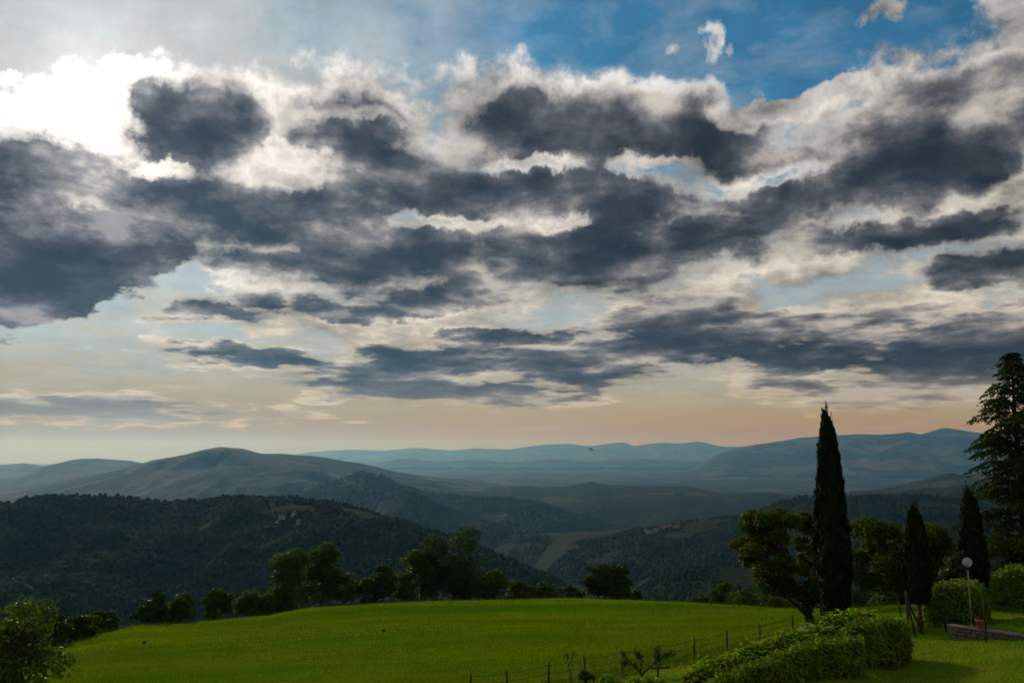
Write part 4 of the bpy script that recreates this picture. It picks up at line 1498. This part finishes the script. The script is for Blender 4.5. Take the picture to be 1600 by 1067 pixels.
a_ = R(azel(1518, 978)[0])
lp = at(1518, 978, 42.2)
lp.z = tz + .02
ltop = at(1513, 877, 42.2).z - lp.z
lamp = empty('globe_lamp', lp)
tag(lamp, 'unlit clear globe lamp on a thin grey-green post', 'lamp')
MB().tube([(0, 0, -.2), (0, 0, ltop - .3)], [.035, .032], 12).tube([(0, 0, -.02), (0, 0, .05)], [.09, .07], 12).build('pole', m_pole, lamp, True)
MB().lathe([(.05, ltop - .34), (.09, ltop - .30), (.10, ltop - .24), (.075, ltop - .20), (.03, ltop - .19)], 16).build('collar', m_black, lamp, True)
prof_ = [(.195 * math.sin(math.pi * q), ltop - .03 - .195 * math.cos(math.pi * q)) for q in np.linspace(.10, .995, 18)]
MB().lathe(prof_, 28).build('globe', m_globe, lamp, True)
MB().lathe([(.025, ltop - .19), (.03, ltop - .10), (.055, ltop - .02), (.05, ltop + .05), (.02, ltop + .08)], 14).build('bulb', m_bulb, lamp, True)

m_terra = simple('terracotta', (0.30, 0.115, 0.055, 1), (0.40, 0.17, 0.09, 1), 5, .9)
m_soil = simple('soil', (0.02, 0.014, 0.01, 1), (0.04, 0.03, 0.02, 1), 9, .95)
m_potplant = leafy('pot_plant_leaves', (0.05, 0.07, 0.015, 1), (0.22, 0.07, 0.03, 1), .3, 6)
pp = at(1533, 979, 41.2)
s_ = max(0.3, (pp - wa).dot(wdir))
pp = wa + wdir * s_ + nrm * .17
pp.z = wa.z + WH + .062
pot = empty('flower_pot', pp)
tag(pot, 'terracotta pot with a small rusty plant on the low wall', 'flower pot')
MB().lathe([(.13, 0), (.15, .02), (.20, .30), (.225, .30), (.235, .38), (.205, .385), (.19, .33)], 22).build('pot', m_terra, pot, True)
MB().lathe([(.185, .32), (.10, .345), (.01, .35)], 18).build('soil', m_soil, pot, True)
_r5 = np.random.default_rng(5)
d_ = _r5.normal(0, 1, (420, 3)); d_ /= np.linalg.norm(d_, axis=1, keepdims=True); d_[:, 2] = np.abs(d_[:, 2])
obj('plant', quads_mesh('plant', leaf_quads(d_ * np.array([.20, .20, .16]) * (.4 + .6 * _r5.random((420, 1))) + np.array([0, 0, .36]), d_, .07, _r5)), m_potplant, pot)

# ---------------------------------------------------------------- stakes and posts
m_wood = simple('weathered_wood', (0.035, 0.028, 0.022, 1), (0.095, 0.080, 0.066, 1), 8.0, .95, .1, 6, .006)
m_iron = simple('dark_iron', (0.015, 0.015, 0.015, 1), (0.035, 0.03, 0.028, 1), 9.0, .7, .3)
for u, v0, v1, d, lab in ((1478, 930, 984, 43.2, 'thin dark post at the left end of the low wall'), (1541, 934, 998, 40.4, 'thin dark post in front of the flower pot')):
    b_ = at(u, v1, d); b_.z = G(b_.x, b_.y)
    h_ = at(u, v0, d).z - b_.z
    tag(MB().tube([(0, 0, -.3), (0, 0, h_ - .02), (0, 0, h_)], [.04, .038, .02], 8).build('garden_post', m_iron, None, True, b_), lab, 'post', 'thin dark posts by the wall')

sb = at(1421, 990, 42.5); sb.z = G(sb.x, sb.y)
st_ = empty('tree_stakes', sb)
tag(st_, 'dark wooden stakes with slanting braces beside the small cypress', 'stakes')
pxm = 42.5 / FPX
for (x0, y0, z0, x1, y1, z1, nm_) in ((-.22, .3, -.2, -.24, .3, 1.45, 'post'), (-.02, .0, -.3, -.05, 0, 1.95, 'post'), (.30, -.05, -.2, -.04, .02, 1.55, 'brace'), (.75, .1, -.2, .02, .02, 1.50, 'brace')):
    MB().tube([(x0, y0, z0), ((x0 + x1) / 2 + .01, (y0 + y1) / 2, (z0 + z1) / 2), (x1, y1, z1)], [.06, .055, .05], 8).build(nm_, m_wood, st_, True)

sp_ = at(1289, 985, 44.5); sp_.z = G(sp_.x, sp_.y)
sr = empty('braced_stake', sp_)
tag(sr, 'short dark stake with a slanting arm left of the tallest cypress trunk', 'stake')
h_ = at(1289, 962, 44.5).z - sp_.z
MB().tube([(0, 0, -.3), (0, 0, h_)], [.09, .085], 8).build('post', m_wood, sr, True)
MB().tube([(-.10, 0, h_ - .02), (.30, .02, h_ - .22)], [.05, .045], 8).build('arm', m_wood, sr, True)

# ---------------------------------------------------------------- wire fence along the meadow
POSTS = [(735, 1052, 38.0), (793, 1047, 38.6), (856, 1035, 39.6), (913, 1025, 40.6), (972, 1015, 42.0), (1028, 1006, 43.4), (1083, 997, 45.2), (1135, 991, 48.5), (1187, 982, 52.0), (1238, 974, 56.0)]
fence = empty('wire_fence', foot(735, 38))
tag(fence, 'rustic wire fence of thin wooden posts along the near meadow edge', 'fence')
f0 = fence.location.copy()
tops_, feet_ = [], []
for k, (u, vt, d) in enumerate(POSTS):
    rr_ = random.Random(k)
    b_ = foot(u, d)
    h_ = min(max(at(u, vt, d).z - b_.z, 1.05), 1.6)
    q0 = b_ - f0
    lean = Vector((rr_.uniform(-.05, .05), rr_.uniform(-.05, .05), 0))
    MB().tube([q0 + Vector((0, 0, -.4)), q0 + Vector((0, 0, h_ * .5)) + lean * .5, q0 + Vector((0, 0, h_)) + lean], [.052, .048, .042], 8).build('post', m_wood, fence, True)
    tops_.append((q0, h_))
for frac in (.30, .60, .90):
    pts_ = []
    for (a0, h0), (a1, h1) in zip(tops_[:-1], tops_[1:]):
        for q in np.linspace(0, 1, 6)[:-1]:
            pts_.append(a0.lerp(a1, q) + Vector((0, 0, (h0 + (h1 - h0) * q) * frac - .05 * math.sin(math.pi * q))))
    pts_.append(tops_[-1][0] + Vector((0, 0, tops_[-1][1] * frac)))
    MB().tube(pts_, [.013] * len(pts_), 4).build('wire', m_iron, fence)

# T-shaped support by the small fruit tree
tb = foot(1026, 38.5)
tr_ = empty('wooden_support', tb)
tag(tr_, 'low T-shaped wooden support under the spreading fruit tree', 'support')
h_ = max(.5, at(1026, 1044, 38.5).z - tb.z)
MB().tube([(0, 0, -.3), (0, 0, h_)], [.05, .045], 8).build('post', m_wood, tr_, True)
MB().tube([(-.32, 0, h_ + .03), (.52, .05, h_ + .03)], [.04, .04], 8).build('crossbar', m_wood, tr_, True)

# ---------------------------------------------------------------- small trees and plants by the fence
m_young = leafy('leaves_fruit_tree', (0.05, 0.11, 0.012, 1), (0.12, 0.20, 0.030, 1), .4, 1.5)


def sapling(name, base, stems, leaves, leaf, label, cat, seed, mt=None, group=None):
    """stems: list of polylines (relative points) that carry leaves on their outer half"""
    rng = np.random.default_rng(seed)
    root = empty(name, base)
    tag(root, label, cat, group)
    b = MB()
    P_ = []
    for pts, r0, amount in stems:
        pts = [Vector(p) for p in pts]
        b.tube(pts, [r0 * (1 - .75 * i / (len(pts) - 1)) for i in range(len(pts))], 7)
        for k in range(int(leaves * amount)):
            q = rng.uniform(.45, 1.02)
            i = min(int(q * (len(pts) - 1)), len(pts) - 2)
            p = pts[i].lerp(pts[i + 1], q * (len(pts) - 1) - i)
            P_.append(np.array(p) + rng.normal(0, .085, 3))
    b.build('stem', m_bark, root, True)
    if P_:
        P_ = np.array(P_)
        obj('foliage', quads_mesh('foliage', leaf_quads(P_, rng.normal(0, 1, P_.shape) + np.array([0, 0, .6]), leaf * (.6 + .8 * rng.random(len(P_))), rng)), mt or m_young, root)
    return root


def H(u, v, d, b):
    p = at(u, v, d) - b
    return (p.x, p.y, p.z)


d_ = 39.5; b_ = foot(893, d_)
sapling('sapling', b_, [([(0, 0, -.2), H(891, 1050, d_, b_), H(887, 1032, d_, b_), H(885, 1018, d_, b_)], .03, 1.0), ([H(889, 1040, d_, b_), H(894, 1026, d_, b_), H(897, 1016, d_, b_)], .015, .6)],
        60, .11, 'thin upright sapling with a sparse leafy head by the fence', 'sapling', 31)
d_ = 39.8; b_ = foot(1006, d_)
sapling('fruit_tree', b_, [([(0, 0, -.2), H(1003, 1055, d_, b_), H(993, 1040, d_, b_), H(980, 1030, d_, b_), H(972, 1018, d_, b_)], .05, 1.0),
                           ([H(1003, 1053, d_, b_), H(1012, 1045, d_, b_), H(1026, 1034, d_, b_), H(1042, 1022, d_, b_), H(1054, 1019, d_, b_)], .045, 1.4),
                           ([H(1000, 1050, d_, b_), H(1003, 1038, d_, b_), H(1000, 1024, d_, b_), H(992, 1018, d_, b_)], .035, 1.0),
                           ([H(1020, 1040, d_, b_), H(1026, 1028, d_, b_), H(1026, 1012, d_, b_)], .03, 1.0),
                           ([H(990, 1040, d_, b_), H(978, 1036, d_, b_), H(970, 1034, d_, b_)], .02, .6)],
        170, .13, 'small spreading fruit tree with crooked branches in front of the fence', 'fruit tree', 32)
d_ = 40.5; b_ = foot(1095, d_)
sapling('bare_sapling', b_, [([(0, 0, -.2), H(1094, 1040, d_, b_), H(1095, 1026, d_, b_), H(1093, 1015, d_, b_)], .025, 1.0), ([H(1095, 1030, d_, b_), H(1098, 1020, d_, b_)], .012, .5)],
        9, .09, 'nearly bare thin sapling right of the spreading fruit tree', 'sapling', 33)
d_ = 36.5; b_ = foot(916, d_)
broadleaf('small_shrub', b_, max(.5, at(916, 1046, d_).z - b_.z), 1.15, 'small dark shrub at the bottom edge beside the sapling', 'shrub', None, 801, 2200, .10, m_scrub, form='round', skirt=0.0, nclump=16)
for k, (u, v, d, w, lab) in enumerate(((955, 1060, 33.0, 1.5, 'low leafy shrub at the bottom edge left of the T-shaped support'), (1012, 1058, 33.0, 1.7, 'low leafy shrub at the bottom edge under the T-shaped support'))):
    b_ = foot(u, d)
    broadleaf('low_shrub', b_, max(.5, at(u, v, d).z - b_.z), w, lab, 'shrub', None, 810 + k, 3600, .12, m_hedge, form='round', skirt=0.0, nclump=22)

# flowering elders behind the front hedge
m_petal = simple('white_blossom', (.55, .55, .45, 1), (.75, .75, .66, 1), 8, .8)
for k, (u, v, d, w, lab) in enumerate(((1270, 978, 40.5, 1.5, 'white-flowering bush behind the front hedge, left of the tallest cypress'), (1354, 957, 42.5, 1.1, 'white-flowering bush top behind the hedge block, right of the tallest cypress'))):
    b_ = foot(u, d)
    hh = at(u, v, d).z - b_.z
    rt = broadleaf('flowering_bush', b_, hh, w, lab, 'bush', 'white-flowering bushes', 820 + k, 2600, .11, m_young, form='round', skirt=0.0, nclump=20)
    rng = np.random.default_rng(60 + k)
    P_ = []
    for q in range(20):
        a = rng.random() * 6.283; s = math.sqrt(rng.random()) * w * .42
        c = np.array([s * math.cos(a), s * math.sin(a), hh * (1.0 - .22 * (s / (w * .42)) ** 2) + rng.normal(0, .04)])
        P_.append(c + rng.normal(0, 1, (46, 3)) * np.array([.075, .075, .018]))
    P_ = np.concatenate(P_)
    obj('blossom', quads_mesh('blossom', leaf_quads(P_, np.tile([0, -.4, 1.0], (len(P_), 1)), .035, rng, .9)), m_petal, rt)

# two dark tufts standing in the meadow
for k, (u, v, d, lab) in enumerate(((228, 1005, 84, 'dark weed tuft alone on the left of the meadow'), (600, 987, 88, 'dark weed tuft alone in the middle of the meadow'))):
    b_ = foot(u, d)
    rng = np.random.default_rng(90 + k)
    lo, hi = 40.0, 150.0
    for _ in range(30):
        d = (lo + hi) / 2
        b_ = foot(u, d)
        if b_.z > at(u, v, d).z: hi = d
        else: lo = d
    n = 260
    a = rng.random(n) * 6.283
    P_ = np.stack([np.cos(a) * rng.random(n) * .17, np.sin(a) * rng.random(n) * .17, .02 + .15 * rng.random(n)], 1)
    tag(obj('weed_tuft', quads_mesh('weed_tuft', leaf_quads(P_, np.stack([np.cos(a), np.sin(a), .4 + 0 * a], 1), .14, rng, .5)), m_leaf_dark, None, b_), lab, 'weeds', 'weed tufts in the meadow')

# ---------------------------------------------------------------- a bird crossing the valley
bp = at(923.5, 702, 130)
m_bird = simple('dark_plumage', (.012, .011, .010, 1), (.03, .027, .024, 1), 12, .8)
bird = empty('bird', bp, R(35))
bird.rotation_euler = (R(24), R(-6), R(35))
tag(bird, 'small dark bird gliding above the far valley', 'bird')
MB().tube([(-.24, 0, -.02), (-.15, 0, 0), (-.02, 0, 0), (.12, 0, .01), (.18, 0, .03), (.23, 0, .025), (.27, 0, .015)], [.012, .035, .06, .05, .035, .03, .004], 10).build('body', m_bird, bird, True)
for s in (-1, 1):
    vv = [(.10, s * .04, .03), (.13, s * .22, .09), (.08, s * .42, .07), (-.04, s * .55, .03), (-.06, s * .40, .05), (-.05, s * .22, .06), (-.08, s * .04, .02)]
    w2 = MB()
    n_ = len(vv)
    w2.v = [Vector(p) for p in vv] + [Vector(p) + Vector((0, 0, .012)) for p in vv]
    w2.f = [tuple(range(n_))[::-1], tuple(range(n_, 2 * n_))] + [(i, (i + 1) % n_, n_ + (i + 1) % n_, n_ + i) for i in range(n_)]
    w2.build('wing', m_bird, bird)
tl_ = MB()
tl_.hexa([(-.40, -.07, -.02), (-.22, -.02, -.02), (-.22, .02, -.02), (-.40, .07, -.02), (-.40, -.07, -.008), (-.22, -.02, .0), (-.22, .02, .0), (-.40, .07, -.008)])
tl_.build('tail', m_bird, bird)

# ---------------------------------------------------------------- grass blades
m_blade_m, t, o = mat('meadow_blades')
g_ = t.nodes.new('ShaderNodeNewGeometry')
p = position(t)
band = noise(t, vec(t, 'MULTIPLY', p, (0.016, 0.055, 0.02)), 1.0, 4, 0.6, dist=0.6)
dry = noise(t, vec(t, 'MULTIPLY', p, (0.05, 0.12, 0.05)), 1.0, 4, 0.65)
c = mix(t, S(t, g_.outputs['Random Per Island']) * 0.3 + band.step(0.36, 0.64) * 0.7, (0.055, 0.180, 0.002, 1), (0.215, 0.370, 0.003, 1))
c = mix(t, dry.step(0.54, 0.70) * 0.6, c, (0.21, 0.20, 0.012, 1))
tr_ = t.nodes.new('ShaderNodeBsdfTranslucent')
put(t, tr_.inputs['Color'], c)
mx_ = t.nodes.new('ShaderNodeMixShader')
mx_.inputs[0].default_value = 0.45
t.links.new(bsdf(t, c, 0.8, 0.0).s, mx_.inputs[1])
t.links.new(tr_.outputs[0], mx_.inputs[2])
t.links.new(mx_.outputs[0], o.inputs[0])
m_blade_l = leafy('lawn_blades', (0.095, 0.230, 0.005, 1), (0.250, 0.390, 0.016, 1), .5, .45, .6, tint=(.26, .23, .05, 1), tint_amt=.7, spec=0.0)


def blades(name, n, r0, r1, a0, a1, keep, hgt, wid, material, label, seed, zf=None, bias=1.0, patch=None):
    rng = np.random.default_rng(seed)
    a = rng.uniform(a0, a1, n)
    r = r0 + (r1 - r0) * rng.random(n) ** bias
    x, y = r * np.sin(a), r * np.cos(a)
    m_ = keep(x, y)
    x, y, r = x[m_], y[m_], r[m_]
    n = len(x)
    z = ground_np(x, y) if zf is None else zf(x, y)
    dens = 0.75 + 0.9 * fbm(x / 3.0, y / 1.6, 3, seed)
    h = hgt * (0.45 + 0.9 * rng.random(n)) * np.clip(dens, .3, 1.6)
    w = wid * (0.7 + .6 * rng.random(n)) * np.maximum(1, r / 55)
    th = rng.random(n) * 6.283
    lx, ly = rng.normal(0, .35, n) * h, rng.normal(0, .35, n) * h
    B0 = np.stack([x - np.cos(th) * w, y - np.sin(th) * w, z - .02], 1)
    B1 = np.stack([x + np.cos(th) * w, y + np.sin(th) * w, z - .02], 1)
    Tp = np.stack([x + lx, y + ly, z + h], 1)
    V = np.stack([B0, B1, Tp], 1).reshape(-1, 3)
    return tag(obj(name, mesh_np(name, V, np.arange(n * 3).reshape(n, 3)), material), label, 'grass', kind='stuff')


blades('grass', 200000, 36, 165, R(-36), R(26), lambda x, y: meadow_side(x, y) & (np.hypot(x, y) < np.interp(np.arctan2(x, y), _ea, _er) + 3), .16, .030, m_blade_m, 'short meadow grass rolling to the brow of trees', 21, bias=1.1)
blades('grass', 110000, 27, 60, R(2), R(36), lambda x, y: ~meadow_side(x, y), .11, .016, m_blade_l, 'mown lawn grass in front of the low stone wall', 22)

blades('tall_grass', 42000, 37, 160, R(-36), R(26), lambda x, y: meadow_side(x, y) & (fbm(x / 14, y / 6, 3, 77) > 0.16) & (np.hypot(x, y) < np.interp(np.arctan2(x, y), _ea, _er) + 4), .42, .020,
       leafy('tall_grass_blades', (0.060, 0.115, 0.006, 1), (0.150, 0.160, 0.030, 1), .4, .3, .6, spec=0.0), 'patches of taller seeding grass in the meadow', 25, bias=1.1)
blades('tall_grass', 26000, 36, 64, R(-6), R(20), lambda x, y: np.abs(y - np.interp(x, _lx, _ly)) < 1.6 + 1.2 * fbm(x / 2, y / 2, 2, 5), .55, .016,
       bpy.data.materials['tall_grass_blades'], 'rough uncut grass along the wire fence', 26)

blades('tall_grass', 60000, 60, 165, R(-36), R(26), lambda x, y: np.abs(np.hypot(x, y) - np.interp(np.arctan2(x, y), _ea, _er) - 1.0) < 2.2 + 1.5 * fbm(x / 3, y / 3, 2, 15), .6, .016,
       bpy.data.materials['tall_grass_blades'], 'rough grass along the brow of the meadow', 27)


def _terr_keep(x, y):
    s = (x - wa.x) * wdir.x + (y - wa.y) * wdir.y
    q = (x - wa.x) * nrm.x + (y - wa.y) * nrm.y
    return (s > 1.2) & (q > WT + .05) & (q < 9)


blades('grass', 60000, 38, 55, R(27), R(36), _terr_keep, .10, .016, m_blade_l, 'lawn grass on the raised terrace behind the low wall', 23,
       zf=lambda x, y: tz + 0.01 * ((x - wa.x) * nrm.x + (y - wa.y) * nrm.y) + 0 * x)
